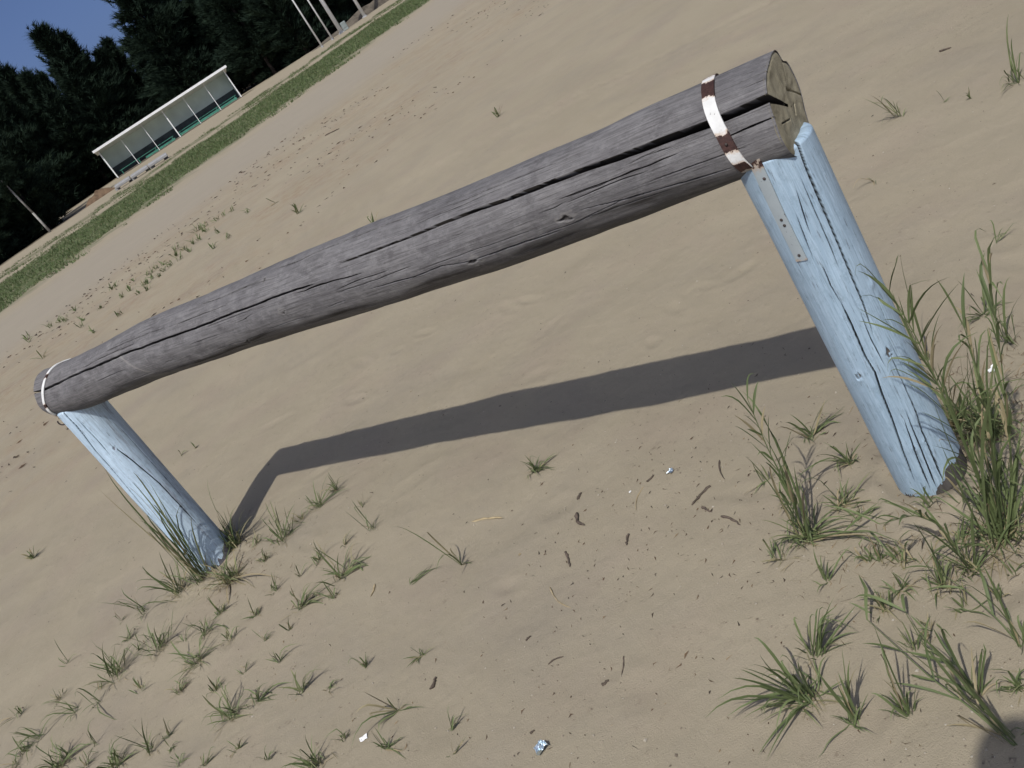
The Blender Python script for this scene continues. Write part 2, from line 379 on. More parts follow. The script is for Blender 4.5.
TUFTS=[
('bushy grass tuft fanning up and left, below the left post among its neighbours', -1.827, 3.25, [(0.091, -0.028, 0.162), (0.005, 0.013, 0.126), (-0.002, -0.008, 0.177), (0.132, -0.026, 0.11), (0.116, 0.02, 0.073), (-0.071, -0.006, 0.059), (-0.014, -0.012, 0.09)], 9, 0.151, 0.5, 0),
('loose grass tuft with blades reaching left, just below the clump at the left post', -1.632, 3.22, [(-0.03, -0.022, 0.142), (0.043, -0.009, 0.099), (0.114, -0.025, 0.087), (0.101, 0.006, 0.029)], 11, 0.13, 0.5, 0),
('wide low grass tuft lying nearly flat, right of the loose tuft below the left post', -1.451, 2.981, [(-0.076, 0.015, 0.081), (-0.035, 0.002, 0.101), (0.103, 0.011, 0.012), (-0.068, -0.0, 0.046), (0.101, -0.015, 0.061)], 11, 0.121, 0.75, 0.1),
('compact dark grass tuft standing alone on pinkish sand low on the left', -1.269, 2.543, [(-0.004, -0.034, 0.164), (0.025, 0.017, 0.114), (0.073, 0.01, 0.051), (-0.081, -0.03, 0.077), (0.081, -0.012, 0.012), (0.097, -0.063, 0.012)], 10, 0.114, 0.5, 0),
('low sprout with two forked blades, leftmost above the corner grass', -2.14, 3.605, [(-0.009, 0.002, 0.055), (0.082, -0.018, 0.035), (0.025, 0.006, 0.121)], 1, 0.074, 0.6, 0),
('three bladed grass wisp pointing left, between the corner grass and the bushy tuft', -1.988, 3.177, [(-0.038, -0.013, 0.103), (-0.119, 0.021, 0.075), (0.005, 0.004, 0.066)], 2, 0.109, 0.8, 0),
('thin grass wisp with crossing blades, higher of the wisps left of the bare sand patch', -1.893, 3.142, [(-0.034, 0.006, 0.135), (0.02, -0.029, 0.139), (-0.012, -0.012, 0.056), (0.122, -0.244, 0.012)], 1, 0.099, 0.7, 0),
('sparse flat grass spray nearest the left picture edge', -2.144, 3.157, [(-0.072, -0.012, 0.11), (-0.062, 0.006, 0.094), (-0.12, -0.008, 0.061), (-0.013, -0.014, 0.124)], 3, 0.128, 0.8, 0),
('dense green grass clump cut by the bottom edge in the left corner', -1.996, 2.894, [(0.037, 0.003, 0.095), (0.002, -0.018, 0.094), (0.125, -0.029, 0.036), (0.162, -0.0, 0.012)], 16, 0.136, 0.5, 0),
('green grass clump at the bottom edge, right of the densest corner clump', -1.709, 2.669, [(0.046, -0.004, 0.095), (0.006, 0.01, 0.076), (0.092, -0.009, 0.012)], 13, 0.11, 0.5, 0),
('upright grass trio with one stiff vertical blade near the bottom left corner', -1.574, 2.625, [(0.071, -0.008, 0.095), (-0.003, 0.017, 0.123), (0.073, -0.011, 0.135), (-0.062, 0.014, 0.114)], 4, 0.092, 0.5, 0),
('small grass fork leaning left beside the stiff upright trio', -1.493, 2.579, [(0.017, -0.009, 0.069), (0.023, -0.005, 0.012), (0.001, -0.032, 0.012)], 2, 0.049, 0.6, 0),
('slender bent grass stem pair at the bottom edge under the compact dark tuft', -1.349, 2.386, [(0.07, 0.002, 0.057), (0.02, -0.006, 0.054), (0.062, 0.002, 0.009)], 3, 0.059, 0.5, 0.2),
('flat grass sprig with long blades pointing left, left of the clump at the left post', -1.75, 3.595, [(-0.129, 0.015, 0.146), (-0.071, 0.005, 0.107), (0.025, -0.019, 0.102), (-0.056, -0.008, 0.152)], 2, 0.098, 0.9, 0.1),
('short curled grass stem lying on sand beneath the flat sprig', -1.877, 3.654, [(0.006, -0.012, 0.072), (0.036, 0.005, 0.016)], 1, 0.036, 0.9, 0.3),
('short grass tuft between the left post clump and the wide low tuft', -1.425, 3.139, [(-0.032, -0.021, 0.108), (0.026, 0.005, 0.087), (0.123, -0.1, 0.012), (0.068, -0.016, 0.071)], 6, 0.086, 0.6, 0.1),
('wispy grass tuft left of the left post foot with dry stalks', -1.578, 3.579, [(-0.018, -0.04, 0.222), (-0.052, 0.013, 0.159), (-0.146, -0.006, 0.15), (0.081, -0.047, 0.222), (0.065, 0.007, 0.13)], 12, 0.157, 0.5, 0.2),
('tall grass clump growing against the foot of the left post', -1.464, 3.544, [(0.116, -0.095, 0.677), (0.156, -0.181, 0.635), (0.108, -0.098, 0.504), (-0.021, -0.099, 0.576), (0.091, -0.074, 0.441), (0.05, -0.143, 0.499), (0.019, -0.068, 0.291), (0.15, -0.099, 0.396), (0.12, -0.041, 0.277), (0.084, -0.103, 0.397), (0.062, -0.074, 0.316), (0.028, -0.079, 0.371), (0.104, -0.108, 0.564), (0.055, -0.105, 0.446), (0.084, -0.069, 0.269), (0.072, -0.129, 0.574), (0.006, -0.034, 0.251), (0.091, -0.032, 0.211)], 9, 0.155, 0.5, 0.2),
('long arching grass blades right of the left post foot', -1.322, 3.657, [(0.085, -0.003, 0.354), (0.03, 0.007, 0.174), (0.084, 0.027, 0.183), (0.114, 0.009, 0.143), (0.028, 0.012, 0.132), (0.04, -0.012, 0.223), (0.131, -0.023, 0.104), (-0.061, 0.028, 0.19), (-0.036, -0.028, 0.151), (0.036, 0.005, 0.102)], 18, 0.156, 0.45, 0.15),
('matted grass tuft with straw right below the left post', -1.336, 3.432, [(0.002, 0.004, 0.035), (0.095, -0.041, 0.012), (0.157, -0.252, 0.012), (0.257, -0.259, 0.012), (0.014, -0.209, 0.012), (0.003, -0.001, 0.098), (0.062, 0.005, 0.021), (-0.104, -0.002, 0.016)], 26, 0.141, 0.5, 0.35),
('bright grass tuft beside the shadow of the left post', -1.085, 3.472, [(0.032, -0.013, 0.175), (0.059, 0.008, 0.174), (0.114, -0.015, 0.109), (-0.015, 0.02, 0.131), (-0.009, -0.014, 0.012), (0.075, -0.004, 0.012)], 9, 0.115, 0.5, 0.1),
('forked grass tuft with drooping blades, below the tuft beside the post shadow', -1.013, 2.904, [(0.03, -0.021, 0.111), (0.071, -0.006, 0.061), (0.154, -0.022, 0.042), (0.094, -0.088, 0.012), (0.154, -0.069, 0.012), (0.099, -0.015, 0.021)], 6, 0.1, 0.6, 0.1),
('upright grass sprouts touching the lower edge of the log shadow at its left end', -0.922, 3.556, [(0.053, -0.009, 0.125), (0.125, 0.022, 0.097), (0.141, -0.002, 0.038), (-0.016, 0.001, 0.073), (0.174, 0.005, 0.065)], 7, 0.099, 0.4, 0.1),
('spiky grass tuft right of the forked one, with one long stem leaning left', -0.841, 2.92, [(0.002, -0.014, 0.219), (-0.048, -0.025, 0.181), (0.12, 0.007, 0.081), (0.156, -0.062, 0.012), (0.089, -0.014, 0.091), (0.151, -0.076, 0.012), (0.141, -0.014, 0.036)], 7, 0.113, 0.5, 0.15),
('thin V shaped sprout above the spiky tuft, below the log shadow', -0.703, 3.087, [(-0.004, 0.016, 0.156), (0.058, 0.001, 0.035), (-0.032, -0.003, 0.047)], 1, 0.073, 0.4, 0.1),
('long straggling runner stem ending in a small sprout on open sand', -0.432, 2.557, [(-0.086, -0.064, 0.296), (0.002, -0.013, 0.099), (0.049, -0.029, 0.012)], 1, 0.044, 0.8, 0.4),
("short two bladed sprout left of the straggling runner's end", -0.603, 2.618, [(0.113, -0.004, 0.009), (0.057, -0.01, 0.016)], 1, 0.045, 0.7, 0.1),
('small grass sprout with bent leaf, above the tufts at lower left centre', -1.096, 2.66, [(0.012, 0.002, 0.06), (0.066, -0.005, 0.055), (0.058, -0.006, 0.024), (0.005, -0.006, 0.059)], 1, 0.054, 0.5, 0),
('grass sprout with long blade swept left, right of the compact dark tuft', -1.013, 2.431, [(0.044, -0.016, 0.108), (0.082, 0.001, 0.062), (0.049, 0.003, 0.051), (-0.061, -0.002, 0.067), (-0.036, 0.005, 0.063)], 3, 0.082, 0.5, 0),
('leggy grass tuft joined by crossing blades to the compact dark tuft', -1.174, 2.528, [(0.061, -0.002, 0.054), (0.115, 0.006, 0.019), (0.116, -0.053, 0.012), (0.026, -0.002, 0.065)], 4, 0.079, 0.5, 0),
('small claw shaped sprout on open sand left of the star shaped one', -0.794, 2.359, [(-0.015, -0.01, 0.09), (-0.017, 0.002, 0.03), (0.026, 0.007, 0.042), (0.008, -0.007, 0.039)], 1, 0.036, 0.8, 0.1),
('small star shaped sprout on open sand at lower centre', -0.621, 2.253, [(-0.018, -0.007, 0.075), (-0.049, 0.002, 0.031), (-0.05, -0.024, 0.012), (0.041, -0.01, 0.012), (-0.025, -0.037, 0.012), (0.014, -0.002, 0.032)], 3, 0.046, 0.9, 0.2),
('sprawling reddish stemmed grass runner above the white scrap', -0.72, 2.1, [(-0.091, -0.013, 0.112), (-0.105, -0.032, 0.062), (0.084, -0.063, 0.012), (-0.072, -0.016, 0.012), (-0.037, -0.01, 0.123), (0.006, -0.008, 0.068)], 3, 0.05, 0.9, 0.35),
('bent grass stem rising beside the white scrap', -0.764, 1.984, [(-0.013, -0.012, 0.072), (0.051, -0.004, 0.012), (0.057, -0.067, 0.012), (0.013, -0.003, 0.083), (0.03, -0.003, 0.01)], 3, 0.049, 0.6, 0.2),
('grass tuft at the bottom edge left of the white scrap', -0.971, 2.085, [(-0.007, -0.003, 0.109), (0.026, 0.007, 0.103), (0.068, -0.014, 0.068), (-0.067, -0.016, 0.094), (-0.035, 0.011, 0.082)], 9, 0.086, 0.45, 0),
('small upright sprout in the lower left, between two larger tufts at the bottom edge', -1.124, 2.225, [(0.025, 0.001, 0.053), (-0.016, -0.008, 0.041), (0.032, -0.002, 0.027)], 2, 0.036, 0.5, 0),
('upright thin forked sprout right of the white scrap', -0.584, 1.908, [(0.028, 0.002, 0.077), (0.043, -0.001, 0.037), (0.017, 0.004, 0.039)], 1, 0.042, 0.4, 0.1),
('faded thin stalk pair at bottom centre, below the thin forked sprout', -0.594, 1.823, [(0.056, 0.002, 0.021), (0.018, -0.0, 0.041)], 1, 0.025, 0.5, 0.5),
('single small round tuft on the sand under the middle of the log shadow', -0.09, 2.795, [(-0.032, -0.011, 0.07), (0.021, 0.004, 0.08), (0.068, -0.059, 0.012), (-0.006, -0.01, 0.081), (0.038, -0.009, 0.043), (0.088, 0.007, 0.012)], 9, 0.066, 0.7, 0.1),
('large coarse grass clump left of the right post foot with two tall blades', 0.38, 1.788, [(0.042, 0.05, 0.394), (-0.027, -0.06, 0.364), (0.02, 0.034, 0.294), (-0.071, 0.018, 0.111), (0.026, 0.019, 0.249), (0.126, -0.167, 0.012), (0.136, -0.141, 0.012), (-0.106, 0.015, 0.029), (-0.032, 0.006, 0.114), (0.054, -0.04, 0.212), (0.054, -0.007, 0.012), (-0.014, -0.003, 0.123), (0.122, -0.092, 0.012), (0.133, 0.016, 0.015), (-0.075, -0.006, 0.043)], 14, 0.108, 0.6, 0.15),
('flat grass tuft with two broad blades pointing up right, beside the right post', 0.584, 2.12, [(0.139, 0.015, 0.008), (0.123, -0.01, 0.012), (0.096, -0.02, 0.089), (-0.031, -0.013, 0.105), (-0.044, -0.008, 0.078), (0.074, -0.002, 0.083), (-0.08, -0.021, 0.124)], 5, 0.061, 0.7, 0.15),
('sprawling sprout with curled tip between the coarse clump and the right post', 0.595, 1.935, [(-0.041, 0.01, 0.111), (0.01, -0.001, 0.066), (-0.075, -0.016, 0.097), (-0.074, -0.016, 0.047), (-0.14, -0.008, 0.102), (0.022, 0.001, 0.012)], 4, 0.058, 0.85, 0.2),
("dry twiggy tangle of grass stems at the coarse clump's right side", 0.497, 1.822, [(-0.042, -0.012, 0.163), (0.058, -0.072, 0.012), (0.09, 0.015, 0.037), (-0.027, -0.005, 0.072), (0.018, -0.099, 0.012)], 9, 0.075, 0.6, 0.5),
('V shaped pair of green blades directly below the coarse clump', 0.343, 1.642, [(0.012, 0.0, 0.096), (0.081, -0.002, 0.057), (0.019, 0.008, 0.066), (0.042, 0.001, 0.041)], 2, 0.052, 0.4, 0),
('arching grass tuft with drooping leaf tips, above the long flat tuft', 0.216, 1.474, [(0.058, -0.008, 0.135), (0.083, -0.027, 0.153), (0.124, 0.013, 0.049), (0.092, 0.014, 0.096), (0.018, 0.002, 0.101), (0.064, -0.022, 0.088), (0.069, 0.003, 0.112)], 4, 0.075, 0.35, 0),
('long flat grass tuft spreading left with two trailing blades toward the viewer', 0.151, 1.398, [(-0.188, -0.003, 0.16), (-0.171, 0.008, 0.083), (-0.066, -0.007, 0.206), (-0.063, -0.028, 0.199), (-0.171, 0.029, 0.044), (-0.013, 0.006, 0.218), (-0.144, -0.051, 0.012), (-0.148, -0.075, 0.012), (-0.109, -0.025, 0.169), (-0.04, -0.007, 0.141), (-0.012, -0.004, 0.114), (-0.108, -0.027, 0.068), (-0.112, 0.009, 0.089)], 10, 0.107, 0.8, 0.05),
('upright leafy grass sprout right of the long flat tuft', 0.188, 1.29, [(0.007, -0.007, 0.14), (0.05, -0.005, 0.167), (-0.033, 0.005, 0.049), (-0.02, -0.026, 0.186), (0.044, -0.011, 0.062), (-0.092, -0.024, 0.012)], 3, 0.062, 0.4, 0.1),
('hooped grass shoot with blades bent over at the tips, left of the long diagonal stem', 0.27, 1.244, [(0.004, -0.046, 0.287), (0.017, -0.028, 0.242), (-0.028, 0.011, 0.1), (0.032, 0.007, 0.077), (-0.024, -0.008, 0.073)], 3, 0.07, 0.4, 0.1),
('long diagonal grass stem with leaf bunches at the lower right', 0.37, 1.085, [(-0.125, -0.031, 0.432), (-0.076, -0.026, 0.182), (-0.075, 0.008, 0.24)], 1, 0.059, 0.5, 0.15),
('trailing grass stem with side leaves, upper of the two at the lower right edge', 0.38, 1.194, [(-0.014, -0.033, 0.271), (-0.038, -0.017, 0.224), (0.071, -0.022, 0.162), (-0.054, -0.02, 0.2), (-0.01, -0.012, 0.087), (0.06, 0.006, 0.014)], 1, 0.061, 0.5, 0.15),
('grass spray growing in from the right picture edge at lower right', 0.449, 1.162, [(-0.012, -0.005, 0.094), (-0.059, -0.012, 0.067), (-0.03, -0.003, 0.049), (-0.014, 0.0, 0.059)], 5, 0.061, 0.5, 0),
("tall stem pair crossing the lower right edge, rising from the big clump's foot", 0.506, 1.227, [(0.0, -0.003, 0.227), (-0.096, -0.048, 0.281), (-0.003, 0.013, 0.098)], 2, 0.075, 0.4, 0.1),
('tall dense grass clump right of the right post foot', 0.657, 1.463, [(-0.013, -0.085, 0.432), (-0.009, -0.054, 0.495), (0.071, -0.058, 0.508), (0.158, 0.021, 0.349), (0.085, -0.107, 0.579), (0.118, -0.003, 0.239), (0.038, -0.063, 0.326), (0.003, -0.025, 0.283), (0.144, 0.012, 0.264), (0.004, 0.015, 0.313), (0.073, -0.079, 0.402), (0.013, -0.009, 0.216)], 30, 0.16, 0.4, 0.12),
('leafy grass tuft in front of the right post foot', 0.567, 1.444, [(-0.096, -0.039, 0.236), (-0.059, 0.014, 0.107), (0.06, 0.001, 0.037), (0.036, -0.005, 0.088), (0.01, 0.002, 0.097), (0.054, -0.013, 0.038), (-0.016, 0.005, 0.121)], 9, 0.081, 0.45, 0.1),
('low grass tuft at the right post foot with broad curved leaves', 0.501, 1.444, [(-0.021, -0.02, 0.206), (0.021, 0.011, 0.117), (0.058, 0.007, 0.086), (-0.01, 0.008, 0.104), (0.06, 0.011, 0.037), (0.023, -0.006, 0.108)], 8, 0.076, 0.45, 0.1),
('matted dry and green grass behind the right post', 0.83, 1.841, [(-0.011, 0.011, 0.166), (0.027, 0.007, 0.2), (0.099, 0.016, 0.153), (-0.025, -0.047, 0.305), (0.074, -0.023, 0.096), (0.002, 0.004, 0.106), (0.125, 0.019, 0.067), (-0.047, -0.015, 0.103)], 40, 0.115, 0.55, 0.4),
('dense mat of grass blades right of the right post at mid height', 0.85, 1.743, [(0.004, -0.022, 0.284), (0.043, -0.009, 0.279), (0.078, -0.029, 0.221), (0.115, 0.021, 0.105), (-0.031, 0.014, 0.21), (0.099, -0.001, 0.052), (-0.011, -0.018, 0.181), (0.069, -0.006, 0.091)], 44, 0.123, 0.5, 0.25),
('long single grass stalk arching up beside the right post', 0.953, 2.128, [(-0.033, -0.036, 0.263), (0.02, -0.043, 0.366), (-0.013, -0.005, 0.079)], 2, 0.058, 0.4, 0.2),
('spreading grass star above the clump at the right edge', 1.151, 2.141, [(-0.03, 0.006, 0.134), (-0.081, 0.008, 0.053), (-0.043, -0.016, 0.087), (0.023, -0.015, 0.136), (0.092, 0.012, 0.012), (-0.071, -0.013, 0.04)], 3, 0.071, 0.6, 0),
('two stiff upright blades at the right edge above the clump', 1.103, 1.983, [(-0.002, -0.046, 0.245), (0.055, -0.029, 0.208), (0.022, 0.01, 0.122), (0.044, 0.0, 0.023)], 3, 0.113, 0.3, 0),
('tall grass sprout in the upper right corner of the sand', 2.22, 3.303, [(0.051, -0.002, 0.285), (-0.002, -0.006, 0.134), (-0.067, 0.002, 0.07), (-0.048, -0.012, 0.096), (-0.004, -0.024, 0.095), (-0.071, 0.018, 0.012), (0.053, -0.0, 0.101)], 3, 0.124, 0.4, 0),
('small three bladed sprout on upper right sand, leftmost of the row of three', 1.926, 3.638, [(-0.1, 0.017, 0.153), (-0.083, -0.03, 0.163), (-0.009, -0.014, 0.094), (-0.097, 0.012, 0.041)], 1, 0.082, 0.7, 0.2),
('tiny two bladed sprout in the middle of the upper right row of three', 2.052, 3.512, [(-0.03, -0.017, 0.077), (0.039, 0.004, 0.007)], 0, 0.045, 0.5, 0),
('tiny pale sprout at the right end of the upper right row of three', 2.099, 3.408, [(0.006, -0.008, 0.057), (-0.029, -0.007, 0.049), (-0.022, 0.007, 0.012)], 0, 0.045, 0.6, 0.2),
('V shaped sprout at the right edge between upper corner and clump', 1.419, 2.417, [(0.032, 0.006, 0.104), (0.075, -0.024, 0.053), (0.046, -0.009, 0.031)], 0, 0.06, 0.4, 0.1),
('withered bent blade on the sand right of the log end', 1.542, 3.247, [(-0.077, -0.011, 0.055), (-0.028, -0.006, 0.036), (-0.022, -0.046, 0.012)], 0, 0.041, 0.9, 0.7),
('yellowish dry sprout on the sand above the middle of the log', 1.234, 8.9, [(0.005, -0.016, 0.122), (0.09, -0.005, 0.079), (0.025, -0.003, 0.078), (-0.049, -0.007, 0.083)], 2, 0.095, 0.5, 0.7),
('tiny V shaped sprout peeping over the top of the log', -0.231, 7.878, [(-0.008, -0.016, 0.106), (0.098, -0.031, 0.078), (0.034, -0.004, 0.095)], 0, 0.1, 0.4, 0.1),
('small sprout fan right of the straggling row above the log', -0.929, 10.674, [(-0.025, -0.039, 0.165), (0.06, -0.026, 0.158), (0.113, -0.002, 0.069), (-0.055, 0.005, 0.087)], 2, 0.135, 0.5, 0.1),
('low sprout on the sand left of the fan above the log', -1.254, 12.506, [(-0.101, 0.012, 0.152), (0.08, 0.006, 0.007), (-0.076, -0.006, 0.02)], 1, 0.132, 0.8, 0.2),
("lone sprout on pale sand at far left below the log's left end", -2.75, 5.148, [(0.015, 0.002, 0.082), (0.066, -0.004, 0.03), (0.059, -0.006, 0.077), (-0.03, -0.004, 0.042)], 2, 0.075, 0.6, 0.3),
('small forked sprout on sand inside the barrier near the left post', -1.779, 5.224, [(0.01, 0.006, 0.058), (0.05, 0.003, 0.022)], 0, 0.048, 0.7, 0.2),
('tiny leaning sprout right of the forked one inside the barrier', -1.683, 5.205, [(0.005, -0.008, 0.068), (0.02, 0.001, 0.012)], 0, 0.047, 0.7, 0.2),
("small sprout left of the log's strapped left end", -4.635, 12.111, [(0.019, -0.029, 0.153), (0.153, 0.003, 0.08), (-0.123, -0.035, 0.085)], 1, 0.163, 0.7, 0.2),
('small sprout at the left picture edge before the straggling row', -5.58, 14.615, [(-0.009, -0.003, 0.155), (0.123, 0.024, 0.073)], 1, 0.164, 0.6, 0.2),
(None, -5.76, 15.174, [(0.015, -0.001, 0.075), (-0.006, -0.009, 0.137)], 3, 0.143, 0.45, 0.25),
(None, -5.218, 14.697, [(0.006, -0.026, 0.095), (-0.009, -0.025, 0.109)], 2, 0.139, 0.45, 0.25),
(None, -5.024, 14.552, [(-0.005, -0.01, 0.107)], 4, 0.143, 0.45, 0.25),
(None, -4.844, 14.231, [(0.052, -0.004, 0.082), (-0.003, 0.012, 0.112)], 2, 0.139, 0.45, 0.25),
(None, -4.826, 14.815, [(-0.016, -0.03, 0.121), (0.051, -0.015, 0.073)], 4, 0.107, 0.45, 0.25),
(None, -4.272, 13.11, [(-0.006, -0.009, 0.098), (0.039, 0.002, 0.042)], 2, 0.107, 0.45, 0.25),
(None, -4.028, 13.195, [(0.034, -0.001, 0.056), (0.028, -0.001, 0.053)], 2, 0.114, 0.45, 0.25),
(None, -4.192, 12.608, [(0.049, -0.016, 0.061), (0.048, 0.012, 0.099)], 2, 0.119, 0.45, 0.25),
(None, -3.777, 11.562, [(0.012, 0.003, 0.118)], 3, 0.094, 0.45, 0.25),
(None, -3.404, 11.566, [(0.061, 0.004, 0.085), (-0.022, 0.002, 0.094)], 2, 0.105, 0.45, 0.25),
(None, -4.025, 14.452, [(-0.004, 0.004, 0.09)], 3, 0.108, 0.45, 0.25),
(None, -3.611, 13.776, [(-0.009, 0.004, 0.074)], 2, 0.11, 0.45, 0.25),
(None, -3.264, 12.255, [(0.028, 0.009, 0.073), (0.021, -0.012, 0.12)], 2, 0.082, 0.45, 0.25),
(None, -3.617, 12.881, [(0.046, -0.02, 0.083)], 4, 0.095, 0.45, 0.25),
(None, -3.317, 13.457, [(0.048, 0.012, 0.065), (0.075, -0.002, 0.056)], 2, 0.106, 0.45, 0.25),
(None, -3.247, 13.419, [(0.016, 0.021, 0.123), (0.059, 0.005, 0.067)], 2, 0.088, 0.45, 0.25),
(None, -3.197, 13.546, [(0.014, -0.017, 0.083)], 3, 0.09, 0.45, 0.25),
(None, -2.968, 12.823, [(0.08, -0.023, 0.067), (0.074, -0.021, 0.076)], 2, 0.103, 0.45, 0.25),
(None, -3.189, 12.639, [(0.018, 0.004, 0.101)], 4, 0.095, 0.45, 0.25),
(None, -2.873, 12.943, [(0.011, -0.016, 0.091), (0.046, -0.026, 0.107)], 3, 0.124, 0.45, 0.25),
(None, -2.746, 12.956, [(0.04, 0.007, 0.056)], 2, 0.12, 0.45, 0.25),
(None, -2.773, 13.676, [(0.069, 0.004, 0.097), (-0.022, 0.007, 0.08)], 2, 0.088, 0.45, 0.25),
(None, -2.977, 14.214, [(0.067, 0.011, 0.069), (0.053, 0.007, 0.05)], 4, 0.119, 0.45, 0.25),
(None, -2.601, 13.107, [(0.064, -0.007, 0.058), (-0.01, 0.02, 0.121)], 2, 0.105, 0.45, 0.25),
(None, -2.703, 14.838, [(-0.041, 0.012, 0.103)], 4, 0.138, 0.45, 0.25),
(None, -2.505, 14.31, [(-0.012, -0.006, 0.125)], 3, 0.101, 0.45, 0.25),
(None, -2.151, 12.077, [(0.049, 0.009, 0.054), (-0.002, 0.019, 0.123)], 3, 0.097, 0.45, 0.25),
(None, -2.149, 13.136, [(0.003, -0.024, 0.136), (-0.01, -0.01, 0.096)], 3, 0.102, 0.45, 0.25),
(None, -2.307, 14.56, [(-0.021, -0.008, 0.098)], 3, 0.133, 0.45, 0.25),
(None, -2.187, 14.609, [(0.027, 0.003, 0.052)], 3, 0.099, 0.45, 0.25),
(None, -2.015, 14.533, [(0.031, -0.005, 0.095), (0.008, 0.003, 0.089)], 2, 0.128, 0.45, 0.25),
(None, -1.696, 13.295, [(0.029, -0.011, 0.072)], 3, 0.117, 0.45, 0.25),
(None, -2.507, 13.623, [(0.034, 0.005, 0.079), (-0.001, 0.02, 0.125)], 3, 0.13, 0.45, 0.25),
(None, -1.929, 12.153, [(0.045, -0.013, 0.078)], 3, 0.113, 0.45, 0.25),
(None, -2.596, 13.596, [(0.058, 0.009, 0.098), (-0.004, -0.022, 0.127)], 2, 0.101, 0.45, 0.25),
(None, -2.498, 14.734, [(0.041, -0.003, 0.091)], 2, 0.132, 0.45, 0.25),
(None, -3.532, 13.033, [(0.016, 0.014, 0.13)], 4, 0.109, 0.45, 0.25),
(None, -3.257, 12.706, [(0.001, -0.014, 0.104)], 4, 0.092, 0.45, 0.25),
(None, -3.0, 12.598, [(0.054, -0.014, 0.049), (0.016, -0.008, 0.071)], 3, 0.091, 0.45, 0.25),
(None, -4.09, 14.43, [(0.072, -0.016, 0.063), (0.042, -0.02, 0.121)], 3, 0.115, 0.45, 0.25),
(None, -2.863, 13.542, [(0.048, 0.014, 0.081), (0.035, -0.008, 0.123)], 4, 0.088, 0.45, 0.25),
(None, -2.606, 14.787, [(0.032, -0.003, 0.078), (-0.026, -0.001, 0.111)], 2, 0.125, 0.45, 0.25),
(None, -2.409, 14.06, [(-0.017, -0.018, 0.102)], 3, 0.096, 0.45, 0.25),
(None, -3.061, 13.463, [(-0.033, 0.019, 0.103), (0.043, -0.017, 0.058)], 3, 0.09, 0.45, 0.25),
(None, -3.131, 12.805, [(0.042, 0.0, 0.085), (-0.015, -0.006, 0.087)], 3, 0.123, 0.45, 0.25),
(None, -3.106, 12.102, [(0.05, 0.006, 0.08), (0.032, -0.004, 0.078)], 2, 0.087, 0.45, 0.25),
('*small faint grass sprout scattered between the larger tufts at the lower left', -2.2, 3.127, [(0.011, -0.008, 0.033), (0.021, -0.0, 0.086), (0.013, -0.01, 0.062)], 4, 0.08, 0.5313688283272495, 0.25),
('*small faint grass sprout scattered between the larger tufts at the lower left', -1.842, 2.875, [(0.011, 0.008, 0.088), (0.025, -0.013, 0.073), (0.016, 0.01, 0.066)], 2, 0.048, 0.7394355404655399, 0.25),
('*small faint grass sprout scattered between the larger tufts at the lower left', -1.689, 3.039, [(0.014, -0.012, 0.071), (0.035, -0.011, 0.067)], 3, 0.075, 0.5809234201801992, 0.25),
('*small faint grass sprout scattered between the larger tufts at the lower left', -1.5, 2.873, [(0.043, 0.008, 0.053), (0.046, -0.009, 0.025), (0.05, 0.005, 0.044), (0.013, -0.003, 0.027)], 6, 0.071, 0.5427146145854835, 0.25),
('*small faint grass sprout scattered between the larger tufts at the lower left', -1.348, 2.739, [(0.04, -0.01, 0.032), (0.041, 0.005, 0.047), (0.011, -0.012, 0.07), (0.037, 0.005, 0.033)], 5, 0.059, 0.53565867485797, 0.25),
('*small faint grass sprout scattered between the larger tufts at the lower left', -1.231, 2.731, [(0.055, -0.003, 0.047), (0.048, -0.006, 0.038)], 2, 0.057, 0.610836873877485, 0.25),
('*small faint grass sprout scattered between the larger tufts at the lower left', -1.157, 2.84, [(0.033, 0.0, 0.011), (-0.006, -0.007, 0.074), (0.042, 0.008, 0.037)], 2, 0.046, 0.4285377691280592, 0.25),
('*small faint grass sprout scattered between the larger tufts at the lower left', -1.366, 3.22, [(0.061, -0.016, 0.047), (0.017, -0.009, 0.1), (0.046, -0.009, 0.038), (-0.003, 0.009, 0.091)], 6, 0.053, 0.7817847997494511, 0.25),
('*small faint grass sprout scattered between the larger tufts at the lower left', -1.205, 3.039, [(0.031, 0.002, 0.012), (0.022, -0.002, 0.027), (0.008, 0.01, 0.069), (0.03, -0.01, 0.086)], 5, 0.063, 0.5610509187997635, 0.25),
('*small faint grass sprout scattered between the larger tufts at the lower left', -1.122, 3.12, [(0.027, 0.008, 0.075), (0.053, -0.014, 0.062)], 4, 0.061, 0.5131502353812313, 0.25),
('*small faint grass sprout scattered between the larger tufts at the lower left', -0.928, 3.125, [(0.032, -0.009, 0.041), (-0.019, -0.004, 0.045)], 5, 0.073, 0.5103780339102504, 0.25),
('*small faint grass sprout scattered between the larger tufts at the lower left', -1.014, 3.111, [(0.062, 0.004, 0.046), (0.024, -0.009, 0.071), (-0.006, -0.009, 0.059)], 2, 0.042, 0.50542832496435, 0.25),
('*small faint grass sprout scattered between the larger tufts at the lower left', -0.821, 3.116, [(0.033, 0.002, 0.047), (0.018, 0.003, 0.034), (0.056, -0.001, 0.042)], 6, 0.044, 0.4846414534282637, 0.25),
('*small faint grass sprout scattered between the larger tufts at the lower left', -0.73, 3.329, [(0.042, 0.007, 0.06), (0.004, -0.001, 0.033), (0.004, 0.002, 0.058)], 3, 0.049, 0.49766432201587285, 0.25),
('*small faint grass sprout scattered between the larger tufts at the lower left', -0.88, 2.807, [(0.005, 0.011, 0.082), (0.005, 0.005, 0.058)], 3, 0.066, 0.43028466302664437, 0.25),
('*small faint grass sprout scattered between the larger tufts at the lower left', -1.516, 3.182, [(0.059, -0.005, 0.045), (0.051, -0.005, 0.055)], 3, 0.053, 0.6374656955135386, 0.25),
